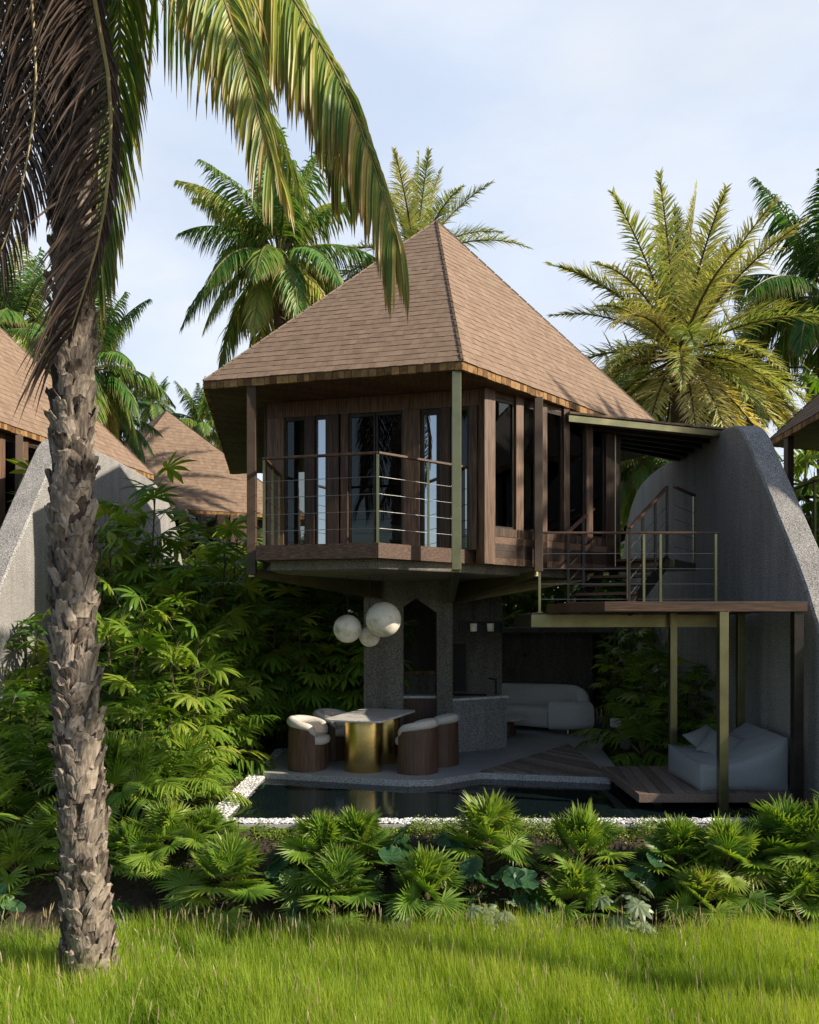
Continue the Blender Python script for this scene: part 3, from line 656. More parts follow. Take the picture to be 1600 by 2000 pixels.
# ------------------------------------------------------------------ kitchen
kb=np.array([1.2,13.2,Z_T]); k=thing('kitchen_island','speckled concrete kitchen counter with pale stone top beside the core','counter',kb)
ip=[(.68,12.75),(1.60,13.42),(1.60,13.52),(.68,13.52)]
mb=MB(); mb.prism([(.67,12.74),(1.58,13.30),(1.58,13.5),(.67,13.5)],Z_T,-1.24); part(mb,'base',M['concrete'],k,kb,bevel=.006)
mb=MB(); mb.prism([(.665,12.72),(1.61,13.29),(1.61,13.52),(.665,13.52)],-1.238,-1.20); part(mb,'countertop',M['marble'],k,kb,bevel=.003)
mb=MB(); mb.b2(.72,1.25,13.2,13.48,-1.199,-1.19); part(mb,'cooktop',M['black'],k,kb)
mb=MB(); mb.tube([(1.42,13.45,-1.2),(1.42,13.45,-.95),(1.3,13.40,-.93)],.012,8); part(mb,'tap',M['black'],k,kb)
ob=np.array([.85,13.5,-1.1]); o=thing('wall_oven','tall black glass-fronted cabinet set in the concrete kitchen wall','cabinet',ob)
mb=MB(); mb.b2(.70,.96,13.50,13.545,-1.18,-.32); part(mb,'body',M['dark_metal'],o,ob,bevel=.004)
mb=MB(); mb.b2(.72,.935,13.485,13.499,-1.15,-.36); part(mb,'door_glass',M['black'],o,ob)
cbn=np.array([.2,13.3,Z_T]); o=thing('sideboard','dark walnut cabinet with stone top seen through the pointed arch','cabinet',cbn)
mb=MB(); mb.b2(-.45,.50,13.0,13.5,Z_T,-1.22); part(mb,'body',M['walnut'],o,cbn,bevel=.005)
mb=MB(); mb.b2(-.47,.52,12.99,13.51,-1.218,-1.18); part(mb,'top',M['marble'],o,cbn)
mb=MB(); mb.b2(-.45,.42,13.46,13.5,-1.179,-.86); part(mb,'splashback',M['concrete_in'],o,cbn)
mb=MB(); mb.b2(-.45,.42,13.40,13.5,-.858,-.81); part(mb,'shelf',M['shingle_end'],o,cbn)
# black pendant over the counter
pb=np.array([1.15,12.6,.0]); o=thing('pendant_lamp','long black pendant with two pale lamp glasses above the kitchen counter','lamp',pb)
mb=MB(); mb.b2(.77,1.44,12.5,12.62,-.01,.012); mb.b2(.77,1.44,12.6,12.62,-.17,-.012); mb.b2(.77,.8,12.5,12.6,-.17,-.012);mb.b2(1.41,1.44,12.5,12.6,-.17,-.012); part(mb,'frame',M['black'],o,pb)
for x in (.98,1.24): mb=MB(); mb.lathe([(.001,0),(.05,0),(.055,.12),(.001,.12)],(x,12.53,-.15),16); part(mb,'lamp_glass',M['globe'],o,pb,smooth=False)
for x in (.98,1.24): mb=MB(); mb.tube([(x,12.56,.01),(x,12.56,.62)],.005,6); part(mb,'cable',M['black'],o,pb)
# globe cluster
gb=np.array([-.6,11.1,0]); o=thing('globe_lamp','cluster of three round alabaster globe pendants hanging above the dining table','lamp',gb)
def sphere(mb,c,r,n=28):
    mb.lathe([(r*math.sin(a)+1e-4,-r*math.cos(a)) for a in np.linspace(0,math.pi,n//2+1)],c,n)
for px,py,D,rp in ((749,1210,10.9,34.5),(679,1228,11.0,27.5),(722,1243,11.1,20.5)):
    c=P(px,py,D); r=rp/F*D; mb=MB(); sphere(mb,c,r,40); part(mb,'globe',M['globe'],o,gb,smooth=True)
    mb=MB(); mb.tube([c+[0,0,r],[c[0],c[1],.62]],.004,6); part(mb,'cord',M['dark_metal'],o,gb)
# ------------------------------------------------------------------ dining table
tc_=np.array([-.53,11.58,Z_T]); o=thing('dining_table','marble dining table on two brass oval drum legs','table',tc_,R(-19))
def rrect(hx,hy,r,n=6):
    out=[]
    for cx,cy,a0 in ((hx-r,hy-r,0),(-hx+r,hy-r,90),(-hx+r,-hy+r,180),(hx-r,-hy+r,270)):
        for i in range(n+1): a=R(a0+90*i/n); out.append((cx+r*math.cos(a),cy+r*math.sin(a)))
    return out
mb=MB(); mb.prism(rrect(.42,.76,.12),.712,.74); mb.build('tabletop',M['marble'],o,bevel=.008)
for y in (-.33,.42):
    mb=MB(); mb.lathe([(.001,.0),(.275,.0),(.275,.711),(.001,.711)],(0,y,0),48,sx=.95,sy=.8); l=mb.build('leg',M['gold'],o,bevel=.006)
    for p in l.data.polygons: p.use_smooth=abs(p.normal.z)<.5
def chair_proto():
    t=thing('dining_chair','cream barrel chair with dark wood shell left of the table, nearest the pool','chair',group='barrel chairs round the dining table')
    A=np.linspace(R(48),R(312),41); f=(1-np.cos(A-math.pi))/2; f=np.clip((np.abs(A-math.pi)/R(132)),0,1)
    ztop=.655-.09*f**2-.10*np.clip((f-.85)/.15,0,1)**2
    mb=MB(); V=[]
    ro=.29
    for r0,z in ((ro+.012,np.zeros(41)),(ro,ztop),(ro-.03,ztop),(ro-.02,np.zeros(41))): V.append(np.c_[r0*np.cos(A)*.97,r0*np.sin(A),z])
    V=np.array(V); q=[[r*41+i,r*41+i+1,((r+1)%4)*41+i+1,((r+1)%4)*41+i] for r in range(4) for i in range(40)]
    q+=[[0,41,82,123],[40,163,122,81]]
    mb.add(V.reshape(-1,3),q); mb.build('shell',M['walnut'],t)
    mb=MB(); pth=np.c_[(ro-.035)*np.cos(A)*.97,(ro-.035)*np.sin(A),ztop+.015]; rad=.062*np.clip(1.0-.25*f**3,.5,1); rad[0]=rad[-1]=.03; rad[1]=rad[-2]=.05
    mb.tube(pth,rad,14)
    for rr in (ro-.065,): 
        V=np.array([np.c_[(rr+.01)*np.cos(A)*.97,(rr+.01)*np.sin(A),np.full(41,.36)],np.c_[(rr-.02)*np.cos(A)*.97,(rr-.02)*np.sin(A),(ztop+.36)/2],np.c_[rr*np.cos(A)*.97,rr*np.sin(A),ztop]])
        mb.add(V.reshape(-1,3),[[r*41+i,r*41+i+1,(r+1)*41+i+1,(r+1)*41+i] for r in range(2) for i in range(40)])
    mb.build('backrest',M['boucle'],t,smooth=True)
    mb=MB(); mb.lathe([(.001,.35),(.19,.35),(.235,.375),(.25,.42),(.235,.462),(.18,.485),(.001,.492)],(.055,0,0),36); mb.build('seat',M['boucle'],t,smooth=True)
    mb=MB(); A2=np.linspace(R(-46),R(46),17); V=np.array([np.c_[.235*np.cos(A2),.235*np.sin(A2)*1.15,np.full(17,z)] for z in (0,.36)])
    mb.add(V.reshape(-1,3),[[i,i+1,18+i,17+i] for i in range(16)]); mb.build('front_panel',M['walnut'],t)
    return t
ch=chair_proto(); ch.location=(-1.40,11.42,Z_T); ch.rotation_euler=(0,0,R(-18))
dup(ch,(-1.14,12.28,Z_T),R(-30),'cream barrel chair left of the table, partly behind the front left chair')
dup(ch,(.10,11.20,Z_T),R(158),'barrel chair seen from its wood back, right of the front brass leg')
dup(ch,(.42,11.80,Z_T),R(162),'barrel chair seen from behind, between the near right chair and the counter')
# ------------------------------------------------------------------ soft furniture
def softbox(mb,x0,x1,y0,y1,z0,zf,puff=.03,n=14):
    g=np.linspace(0,1,n); U,W=np.meshgrid(g,g); b=lambda t:1-(2*t-1)**4
    idx=np.arange(n*n).reshape(n,n); q=np.stack([idx[:-1,:-1],idx[:-1,1:],idx[1:,1:],idx[1:,:-1]],-1).reshape(-1,4)
    X=x0+(x1-x0)*U; Y=y0+(y1-y0)*W
    mb.add(np.stack([X,Y,zf(X,Y)+puff*b(U)*b(W)],-1).reshape(-1,3),q)
    mb.add(np.stack([X,Y,np.full_like(X,z0)],-1).reshape(-1,3),q[:,::-1])
    for y,s in ((y0,-1),(y1,1)):
        Xs=x0+(x1-x0)*U; zt=zf(Xs,np.full_like(Xs,y)); Z=z0+(zt-z0)*W; wr=.006*np.sin(U*23+W*5)*b(W)
        mb.add(np.stack([Xs,y+s*(puff*b(U)*b(W)+wr),Z],-1).reshape(-1,3),q)
    for x,s in ((x0,-1),(x1,1)):
        Ys=y0+(y1-y0)*U; zt=zf(np.full_like(Ys,x),Ys); Z=z0+(zt-z0)*W
        mb.add(np.stack([x+s*puff*b(U)*b(W),Ys,Z],-1).reshape(-1,3),q)
db=np.array([3.86,10.0,-1.948])
mb=MB(); zf=lambda X,Y: .31+.29*np.clip((X-3.36)/1.0-.15,0,1)**1.6/.77+.05*np.clip((Y-9.4)/1.2,0,1)-.035*np.sin(np.clip((X-3.3)/1.1,0,1)*math.pi)*1.2
softbox(mb,3.35,4.36,9.44,10.6,0.0,lambda X,Y: zf(X,Y)+.008*np.sin(X*17+Y*9)*np.sin(Y*13-X*5),.05,26)
for v in mb.v: v-=np.array([db[0],db[1],0])
o=thing('daybed','large pale grey fabric daybed lounger on the timber platform','daybed',db); mb.build('cushion_body',M['linen'],o,smooth=True)
mb=MB()
for a,b in (((3.35,9.44),(4.36,9.44)),((3.35,9.44),(3.35,10.6))):
    pp=[]; 
    for s in np.linspace(0,1,20): x=a[0]+(b[0]-a[0])*s; y=a[1]+(b[1]-a[1])*s; pp.append((x-db[0],y-db[1],float(zf(np.array(x),np.array(y)))))
    mb.tube(pp,.006,6)
mb.build('piping',M['linen'],o,smooth=True)
def cushion(label,loc,rot,s=.42,mat='pillow'):
    n=15; g=np.linspace(-1,1,n); U,W=np.meshgrid(g,g); h=(1-U**2)**.5*(1-W**2)**.5
    h=np.nan_to_num(h)**.7; X=U*(1-.07*(1-W**2)*0-.06*(1-U**2)*0)*s/2*(1-.08*(1-W**2)); Y=W*s/2*(1-.08*(1-U**2))
    idx=np.arange(n*n).reshape(n,n); q=np.stack([idx[:-1,:-1],idx[:-1,1:],idx[1:,1:],idx[1:,:-1]],-1).reshape(-1,4); mb=MB()
    mb.add(np.stack([X,Y,h*.075],-1).reshape(-1,3),q); mb.add(np.stack([X,Y,-h*.075],-1).reshape(-1,3),q[:,::-1])
    o=mb.build('cushion',M[mat],smooth=True); o.location=loc; o.rotation_euler=rot; tag(o,label,'cushion','scatter cushions on the daybed')
cushion('paler grey scatter cushion lying behind the other on the daybed',(3.72,10.22,-1.50),(R(38),R(-14),R(28)),.46)
cushion('darker grey scatter cushion leaning in front on the daybed, behind the green post',(3.78,9.98,-1.50),(R(30),R(12),R(-40)),.44)
def sweep(mb,path,w,h,r,z0,n=5,hp=None):
    c=catmull(path,26); g=nrm(np.gradient(c,axis=0)); s=np.c_[g[:,1],-g[:,0]]
    pr=[]
    for cx,cz,a0 in ((w/2-r,h-r,0),(-w/2+r,h-r,90),(-w/2+r,r,180),(w/2-r,r,270)):
        for i in range(n+1): a=R(a0+90*i/n); pr.append((cx+r*math.cos(a),cz+r*math.sin(a)))
    pr=np.array(pr); K=len(pr); V=np.array([[ [c[i,0]+s[i,0]*p[0],c[i,1]+s[i,1]*p[0],z0+p[1]*(1 if hp is None else float(np.interp(i/25,hp[0],hp[1])))] for p in pr] for i in range(len(c))])
    mb.add(V.reshape(-1,3),[[i*K+j,i*K+(j+1)%K,(i+1)*K+(j+1)%K,(i+1)*K+j] for i in range(len(c)-1) for j in range(K)])
    mb.add(V[0],[list(range(K))]); mb.add(V[-1],[list(range(K))[::-1]])
sfb=np.array([2.0,15.9,Z_T]); o=thing('curved_sofa','curved pale boucle sofa with rounded arm in the shaded lounge','sofa',sfb)
mb=MB(); sweep(mb,[(.5,15.75),(1.4,15.9),(2.1,15.85),(2.75,15.45)],.75,.36,.1,Z_T+.07); part(mb,'seat',M['sofa'],o,sfb,smooth=True)
mb=MB(); sweep(mb,[(.4,16.15),(1.4,16.3),(2.3,16.22),(2.95,15.95),(3.22,15.6),(3.27,15.3)],.24,.76,.11,Z_T+.07,hp=([0,.72,.86,.95,1],[1,1,.93,.78,.6])); part(mb,'backrest',M['sofa'],o,sfb,smooth=True)
mb=MB(); sweep(mb,[(2.58,15.12),(2.8,15.07),(3.05,15.07),(3.28,15.15)],.5,.5,.17,Z_T+.07); part(mb,'armrest',M['sofa'],o,sfb,smooth=True)
for x,y in ((2.9,15.0),(1.4,15.8)): mb=MB(); mb.lathe([(.001,0),(.06,0),(.06,.07),(.001,.07)],(x,y,Z_T),16); part(mb,'foot',M['gold'],o,sfb)
o=thing('coffee_table','low round stone coffee table half hidden behind the counter, before the sofa','table',(1.75,14.9,Z_T))
mb=MB(); mb.lathe([(.001,.27),(.38,.27),(.40,.285),(.38,.31),(.001,.31)],(0,0,0),32); mb.build('top',M['marble'],o); mb=MB(); mb.lathe([(.001,0),(.2,0),(.14,.27),(.001,.27)],(0,0,0),24); mb.build('base',M['walnut'],o)
o=thing('garden_bench','low dark bench with pale blocks in the shade below the stairs','bench',(4.0,13.9,Z_G))
mb=MB(); mb.b2(-.45,.45,-.15,.15,.32,.37); mb.build('seat',M['walnut'],o); 
for x in (-.35,.35): mb=MB(); mb.b2(x-.05,x+.05,-.13,.13,0,.32); mb.build('leg',M['concrete'],o)
for x in (-.25,.05): mb=MB(); mb.b2(x-.08,x+.08,-.08,.08,0,.14); q=mb.build('storage_pot',M['white'],loc=(4.0+x,13.9,Z_G+.372),bevel=.01); tag(q,'small white block pot on the shaded garden bench','pot','white pots on the bench')
o=thing('barbecue','dark low stone barbecue in the shade left of the core','barbecue',(-1.1,14.1,Z_T))
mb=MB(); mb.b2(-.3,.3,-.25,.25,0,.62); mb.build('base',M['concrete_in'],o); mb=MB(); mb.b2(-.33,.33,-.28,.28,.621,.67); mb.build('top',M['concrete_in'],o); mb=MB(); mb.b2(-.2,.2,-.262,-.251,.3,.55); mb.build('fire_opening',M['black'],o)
#@@PLANTS
# ================================================================== VEGETATION
def zg(y): return float(ground_z(y))
# --- foreground palm with the rough trunk
fp=np.array([-2.42,6.2,Z_L]); t=thing('coconut_palm','large foreground palm with a rough scaly trunk and hanging dead brown fronds','palm tree',fp,group=None)
RNG=np.random.default_rng(21)
TH=8.2; cl=catmull([(0,0,-.1),(-.05,0,1.2),(-.12,0,2.6),(-.14,.02,4.2),(-.12,.05,6.0),(-.10,.05,TH)],60)
def tr_r(z): return np.interp(z,[0,.25,.6,1.5,4,6,TH],[.195,.170,.155,.150,.138,.132,.15])
mb=MB(); mb.tube(cl,[tr_r(p[2])*.93 for p in cl],20,rnd=.2)
nb=0; gz=.02
while gz<TH-.9:
    row=8; 
    for j in range(row):
        a=gz*7.3+j*2*math.pi/row+RNG.normal(0,.12); z=gz+RNG.normal(0,.03); cx=np.interp(z,cl[:,2],cl[:,0]); cy=np.interp(z,cl[:,2],cl[:,1]); r=tr_r(z)-.012
        w=RNG.uniform(.04,.075); h=RNG.uniform(.13,.24); outw=RNG.uniform(.022,.062)+(RNG.random()<.12)*.03; skew=RNG.normal(0,.045)
        ny,nx=7,6; V=[]
        tw=RNG.uniform(.5,.95)
        for side in (0,1):
            for iy in range(ny):
                f=iy/(ny-1); ww=w*(1.0-(1-tw)*f**1.5)
                for ix in range(nx):
                    g=ix/(nx-1)*2-1; ang=a+(g*ww+skew*f)/r; bulge=(1-g*g)*.022*(1-.5*f)
                    rr=r*.94+outw*f**1.3+bulge+.004+RNG.normal(0,.0025)-(.016*(.35+f) if side else 0)
                    zz=z+h*f+(RNG.normal(0,.014) if iy==ny-1 else 0)-abs(g)*.02*f
                    V.append((cx+rr*math.cos(ang),cy+rr*math.sin(ang),zz))
        V=np.array(V); n1=ny*nx; q=[]
        for iy in range(ny-1):
            for ix in range(nx-1):
                b=iy*nx+ix; q.append([b,b+1,b+nx+1,b+nx]); q.append([n1+b+nx,n1+b+nx+1,n1+b+1,n1+b])
        for ix in range(nx-1): b=(ny-1)*nx+ix; q.append([b,b+1,n1+b+1,n1+b])
        for iy in range(ny-1):
            b=iy*nx; q.append([b,b+nx,n1+b+nx,n1+b]); b+=nx-1; q.append([b+nx,b,n1+b,n1+b+nx])
        mb.add(V,q,float(np.clip(RNG.normal(.5,.25),0,1)))
    gz+=.088
mb.build('trunk',M['boot'],t,smooth=False)
def w2(pts): return [P(*p)-fp for p in pts]
RNG=np.random.default_rng(22); mb=MB()
# dead fronds hanging over the trunk
frond(mb,w2([(120,-420,6.1),(160,-150,5.95),(190,30,5.88),(214,170,5.84),(214,330,5.82),(190,480,5.83),(160,580,5.85),(132,665,5.9)]),230,.74,.017,droop=1.1,fwd=.6,lift=.0,rnd=.55,rj=.5,start=.02,rr=.02,up=(0,-1,.15),envmin=.95,sides=(1,),segs=5,jit=.15,fold=.4)
frond(mb,w2([(120,-420,6.12),(160,-150,5.97),(190,30,5.90),(214,170,5.86),(214,330,5.84),(190,480,5.85),(160,580,5.87),(132,665,5.92)]),190,.36,.016,droop=2.6,fwd=1.3,lift=-.1,rnd=.42,rj=.5,start=.02,rr=.012,up=(0,-1,.15),sides=(-1,),segs=4,jit=.12,fold=.4)
mb.build('dead_frond',[M['dead'],M['rachis']],t)
mb=MB()
frond(mb,w2([(100,-420,6.3),(20,-200,6.2),(-30,20,6.1),(-50,220,6.05),(-70,420,6.05),(-100,560,6.1)]),170,1.0,.018,droop=1.5,fwd=.75,envmin=.7,lift=.0,rnd=.4,rj=.5,start=.02,rr=.017,up=(0,-1,.1),sides=(1,-1),segs=5,jit=.08,fold=.4)
mb.build('dead_frond',[M['dead'],M['rachis']],t)
mb=MB()
frond(mb,w2([(130,-420,6.3),(125,-180,6.05),(120,0,6.0),(112,150,5.98),(105,300,5.97),(100,420,5.98)]),160,.62,.017,droop=2.2,fwd=1.0,lift=.0,rnd=.25,rj=.4,start=.02,rr=.014,up=(0,-1,.1),segs=4,jit=.1,fold=.4)
frond(mb,w2([(140,-420,6.5),(110,-180,6.5),(60,60,6.45),(20,260,6.4),(-10,430,6.4),(-30,560,6.4)]),160,.75,.017,droop=1.8,fwd=1.0,lift=.0,rnd=.2,rj=.4,start=.02,rr=.014,up=(0,-1,.1),segs=4,jit=.1,fold=.4)
mb.build('dead_frond',[M['dead'],M['rachis']],t)
mb=MB()
frond(mb,w2([(60,-420,6.05),(50,-180,6.0),(62,0,5.95),(70,170,5.92),(50,330,5.9),(10,470,5.9),(-50,600,5.92)]),150,.62,.018,droop=1.6,fwd=.9,lift=.0,rnd=.45,rj=.5,start=.02,rr=.015,up=(0,-1,.1),segs=5,jit=.14,fold=.4,envmin=.6)
mb.build('dead_frond',[M['dead'],M['rachis']],t)
# green fronds
mb=MB()
frond(mb,w2([(150,-420,6.35),(200,-330,6.3),(235,-120,6.25),(232,120,6.22),(222,330,6.2),(205,480,6.2),(190,560,6.2)]),170,.72,.02,droop=2.0,fwd=1.3,lift=.1,rnd=.25,rj=.4,start=.05,rr=.014,up=(0,-1,.2),segs=5,jit=.14,envmin=.6)
mb.build('green_frond',[M['coco_near'],M['rachis_g']],t)
mb=MB()
frond(mb,w2([(130,-450,6.2),(250,-380,6.0),(370,-200,5.8),(432,-20,5.6),(478,120,5.5),(512,250,5.45),(535,330,5.45)]),190,.85,.024,envmin=.55,droop=2.4,fwd=1.0,lift=.1,rnd=.62,rj=.5,start=.1,rr=.015,up=(.2,-1,.5),segs=6,jit=.17)
mb.build('green_frond',[M['coco_near'],M['rachis']],t)
mb=MB()
frond(mb,w2([(130,-450,6.2),(260,-430,6.15),(420,-240,6.1),(555,-30,6.05),(640,110,6.0),(700,240,5.97),(745,370,5.95),(772,465,5.95)]),200,1.02,.03,envmin=.6,droop=5.0,fwd=.8,lift=.25,rnd=.42,rj=.6,start=.12,rr=.016,up=(0,-.6,1),segs=7,jit=.16)
mb.build('green_frond',[M['coco_near'],M['rachis_g']],t)
mb=MB()
frond(mb,w2([(130,-450,6.25),(300,-470,6.3),(430,-270,6.35),(530,-60,6.4),(590,90,6.4),(640,220,6.4),(670,330,6.4)]),150,.9,.028,envmin=.6,droop=4.5,fwd=.8,lift=.2,rnd=.3,rj=.45,start=.12,rr=.015,up=(0,-.6,1),segs=6,jit=.16)
mb.build('green_frond',[M['coco_near'],M['rachis_g']],t)
crown=np.array([-.12,.05,TH-.2])
for i,(az,el) in enumerate(((100,55),(160,35),(200,50),(245,30),(290,55),(135,70),(320,65),(60,40))):
    mb=MB(); frond(mb,arc(crown,R(az),R(el),3.2,1.7),60,.75,.03,droop=3,fwd=.8,lift=.2,rnd=.4,rj=.4,start=.12,rr=.016,segs=4); mb.build('green_frond',[M['coco_near'],M['rachis_g']],t)
# --- palms beyond the villas
big_palm('coconut_palm','dark green coconut palm standing left of the central roof, thick trunk','palm tree','coco',545,510,18.5,245,32,31,tr=.21,rn=.36,lean=.35)
_,dm=big_palm('date_palm','yellow-green feathery palm fanning out beyond the central roof peak','palm tree','date',812,515,19.5,220,30,32,rn=.5)
big_palm('date_palm','wide yellow-green feathery palm standing alone in the sky right of the roof','palm tree','date',1326,700,18.5,318,60,33,rn=.5,tr=.2)
_,cm=big_palm('coconut_palm','dark green coconut palm cut by the right edge, above the neighbouring roof','palm tree','coco',1612,585,20,260,28,34,tr=.19,rn=.25)
for (lab,px,py,D,rp,rz,mesh,nm) in (
  ('green coconut palm rising just right of the rough foreground trunk','178',722,17.5,185,.7,'c','coconut_palm'),
  ('pale young palm low between the rough trunk and the far roof peak','222',828,20,110,2.2,'c','coconut_palm'),
  ('small distant palm whose top shows right of the far roof peak','395',835,30,95,1.1,'c','coconut_palm'),
  ('small distant feathery palm beside the far roof apex','300',790,32,60,0,'c','coconut_palm'),
  ('drooping palm seen in the gap between the canopy and the curved wall','1262',905,19.5,150,3.0,'c','coconut_palm'),
  ('pale green palm low behind the slope of the central roof, right','1215',790,26,120,2.0,'c','coconut_palm'),
  ('feathery palm behind the wide palm, leaning over the curved wall','1470',745,21,190,1.0,'d','date_palm'),
  ('palm low behind the top of the curved wall, left of the neighbouring roof','1390',850,23,150,4.0,'c','coconut_palm'),
  ('small dark palm low behind the left villa roof','40',640,21,170,5.0,'c','coconut_palm')):
    m=cm.data if mesh=='c' else dm.data
    big_palm(nm,lab,'palm tree',None,float(px),py,D,rp,0,0,mesh=m,rz=rz)
for o in [o for o in COL.objects if o.name.startswith('crown') and o.parent and o.parent.get('label','').startswith(('green coconut','pale young','small','drooping','pale green','feathery palm b','palm low'))]:
    o.rotation_euler=(0,0,hash(o.parent['label'][:9].__len__())%7+len(o.parent['label'])*.37)
# unseen palms at right: the feathery two are added to shade the villa wall
def shade_palm(x,y,h,r,lab,rz,mesh):
    t=thing('coconut_palm',lab,'palm tree',(x,y,Z_L if y<7 else Z_G),rz,'palms standing beside the lawn')
    o=bpy.data.objects.new('crown',mesh); COL.objects.link(o); o.parent=t; o.location=(0,0,h); o.scale=(r,r,r)
    k=MB(); z=np.linspace(-.2,h,40); k.tube(np.c_[np.zeros(40),np.zeros(40),z],.15,10); k.build('trunk',M['bark'],t,smooth=True)
shade_palm(6.0,4.75,9.0,2.6,'coconut palm outside the right edge, its trunk shadow crossing the lawn',1.0,cm.data)
shade_palm(13.9,7.8,11.3,1.5,'taller feathery palm outside the right edge shading the villa side',2.0,dm.data)
shade_palm(14.1,8.9,11.2,1.5,'feathery palm farthest outside the right edge',4.0,dm.data)
# --- fan palms on the bank
FPG='fan palms planted along the bank'
fpA=fan_palm_proto(41,'x'); fpB=fan_palm_proto(42,'x'); fpC=fan_palm_proto(43,'x')
FPL=[ # px, py_top, D, width scale, label
 (30,1612,7.75,1.0,'fan palm at the far left edge of the bank'),
 (130,1548,8.05,1.05,'fan palm directly behind the rough trunk, left side'),
 (255,1600,7.9,1.0,'fan palm just right of the rough trunk'),
 (330,1560,8.1,1.1,'tall fan palm two plants right of the rough trunk'),
 (405,1572,8.25,.8,'small fan palm beside the left corner of the pool edging'),
 (450,1625,7.6,1.25,'broad fan palm with one big round leaf, left of the bare soil gap'),
 (625,1578,7.85,.95,'fan palm standing left in the pair before the pool reflection'),
 (700,1570,7.95,.95,'fan palm standing right in the pair before the pool reflection'),
 (660,1650,7.55,1.1,'lower fan palm in front of the pair before the pool'),
 (835,1652,7.45,.95,'low fan palm between the brass table and pale round leaves, at the grass edge'),
 (950,1542,7.95,1.0,'upright fan palm before the middle of the pool, tallest of the centre'),
 (1135,1566,7.85,1.0,'fan palm below the point of the triangular deck'),
 (1125,1680,7.45,1.05,'low fan palm with spreading leaves at the grass edge, right of centre'),
 (1325,1588,7.85,.9,'fan palm left of the green front post'),
 (1420,1590,7.75,1.1,'fan palm right in front of the green front post'),
 (1375,1690,7.45,1.0,'low fan palm below the daybed, touching the grass'),
 (1530,1552,7.9,1.1,'tall fan palm below the right end of the platform'),
 (1600,1560,7.8,1.1,'fan palm cut by the right edge of the picture'),
 (1560,1680,7.45,1.0,'low fan palm in the bottom right corner of the bank')]
rr=random.Random(5)
for i,(px,py,D,ws,lab) in enumerate(FPL):
    z0=zg(D)-.02; zt=(HZ-py)/F*D; s=(zt-z0)/1.16; pr=(fpA,fpB,fpC)[i%3]
    loc=((px-CX)/F*D,D,z0); sc=(s*.3+.72*ws*.78,)*2+(s*1.04,)
    if i<3: r=pr; r.location=loc; r.rotation_euler=(0,0,rr.uniform(0,6)); r.scale=sc; r['label']=lab
    else: dup(pr,loc,rr.uniform(0,6.28),lab,sc)
for j,(px,D) in enumerate(((-140,7.8),(-60,8.2),(1690,7.8),(1760,8.2),(-230,8.0),(1850,7.7))):
    dup((fpA,fpB,fpC)[j%3],((px-CX)/F*D,D,zg(D)),j*1.3,'fan palm on the bank outside the picture',1.0)
# --- broad leaf and lobed plants
def broad_proto(seed,n=9,r=.17):
    global RNG
    RNG=np.random.default_rng(seed); t=thing('broad_leaf_plant','x','plant',group='broad-leaved plants under the fan palms'); mb=MB()
    for i in range(n):
        az=i*2.4+RNG.normal(0,.2); h=RNG.uniform(.10,.42); d=RNG.uniform(.05,.32); c=np.array([math.cos(az)*d,math.sin(az)*d,h]); rl=r*RNG.uniform(.7,1.15)
        mb.tube([(0,0,-.05),(c[0]*.6,c[1]*.6,h*.75),tuple(c)],.007,5,mi=1,cap=False)
        tilt=RNG.uniform(.25,1.0); nrmv=nrm(np.array([math.cos(az)*math.sin(tilt),math.sin(az)*math.sin(tilt),math.cos(tilt)])+RNG.normal(0,.15,3))
        e1=nrm(np.cross(nrmv,[0.1,0,1.])); e2=np.cross(nrmv,e1); na,nr=36,6; V=[];ph=RNG.uniform(0,6)
        for k in range(nr):
            for a in range(na):
                A=a*2*math.pi/na; f=k/(nr-1); notch=1-.5*math.exp(-((A-math.pi)/.28)**2)*(f>.2)
                rad=rl*f*(1+.05*math.sin(A*9+ph)*f)*notch; zz=rl*(.16*f*f+.05*f*math.sin(A*10+ph)+.10*f*f*math.sin(A*3+ph))
                V.append(c+e1*rad*math.cos(A)+e2*rad*math.sin(A)+nrmv*zz)
        q=[[k*na+a,k*na+(a+1)%na,(k+1)*na+(a+1)%na,(k+1)*na+a] for k in range(nr-1) for a in range(na)]
        rad_t=np.repeat(np.linspace(0,1,nr),na); mb.add(V,q,RNG.random(),rad_t)
    mb.build('leaves',[M['broad'],M['rachis_g']],t,smooth=True); return t
def lobed_proto(seed,n=10):
    global RNG
    RNG=np.random.default_rng(seed); t=thing('lobed_plant','x','plant',group='silvery lobed plants under the fan palms'); mb=MB()
    for i in range(n):
        az=i*2.4; d=RNG.uniform(.04,.24); h=RNG.uniform(.08,.36); c=np.array([math.cos(az)*d,math.sin(az)*d,h]); mb.tube([(0,0,-.05),tuple(c)],.006,5,mi=1,cap=False)
        T=[0,.3,.65,.9,1]; a=np.linspace(-R(140),R(140),9); tilt=RNG.uniform(.2,.9)
        n3=nrm(np.array([math.cos(az)*math.sin(tilt),math.sin(az)*math.sin(tilt),math.cos(tilt)])); dd=np.array([math.cos(az)*math.cos(tilt),math.sin(az)*math.cos(tilt),-math.sin(tilt)]); s=np.cross(n3,dd)
        strips(mb,np.repeat([c],9,0),dd*np.cos(a)[:,None]+s*np.sin(a)[:,None],-dd*np.sin(a)[:,None]+s*np.cos(a)[:,None],.15*(1-.3*np.abs(a)/2.4),.05,T,[.25,.7,1,.6,.05],.5,.4,np.clip(.5+RNG.normal(0,.2),0,1))
    mb.build('leaves',[M['lobed'],M['rachis_g']],t); return t
bA=broad_proto(51); bB=broad_proto(52,11,.15); lA=lobed_proto(53)
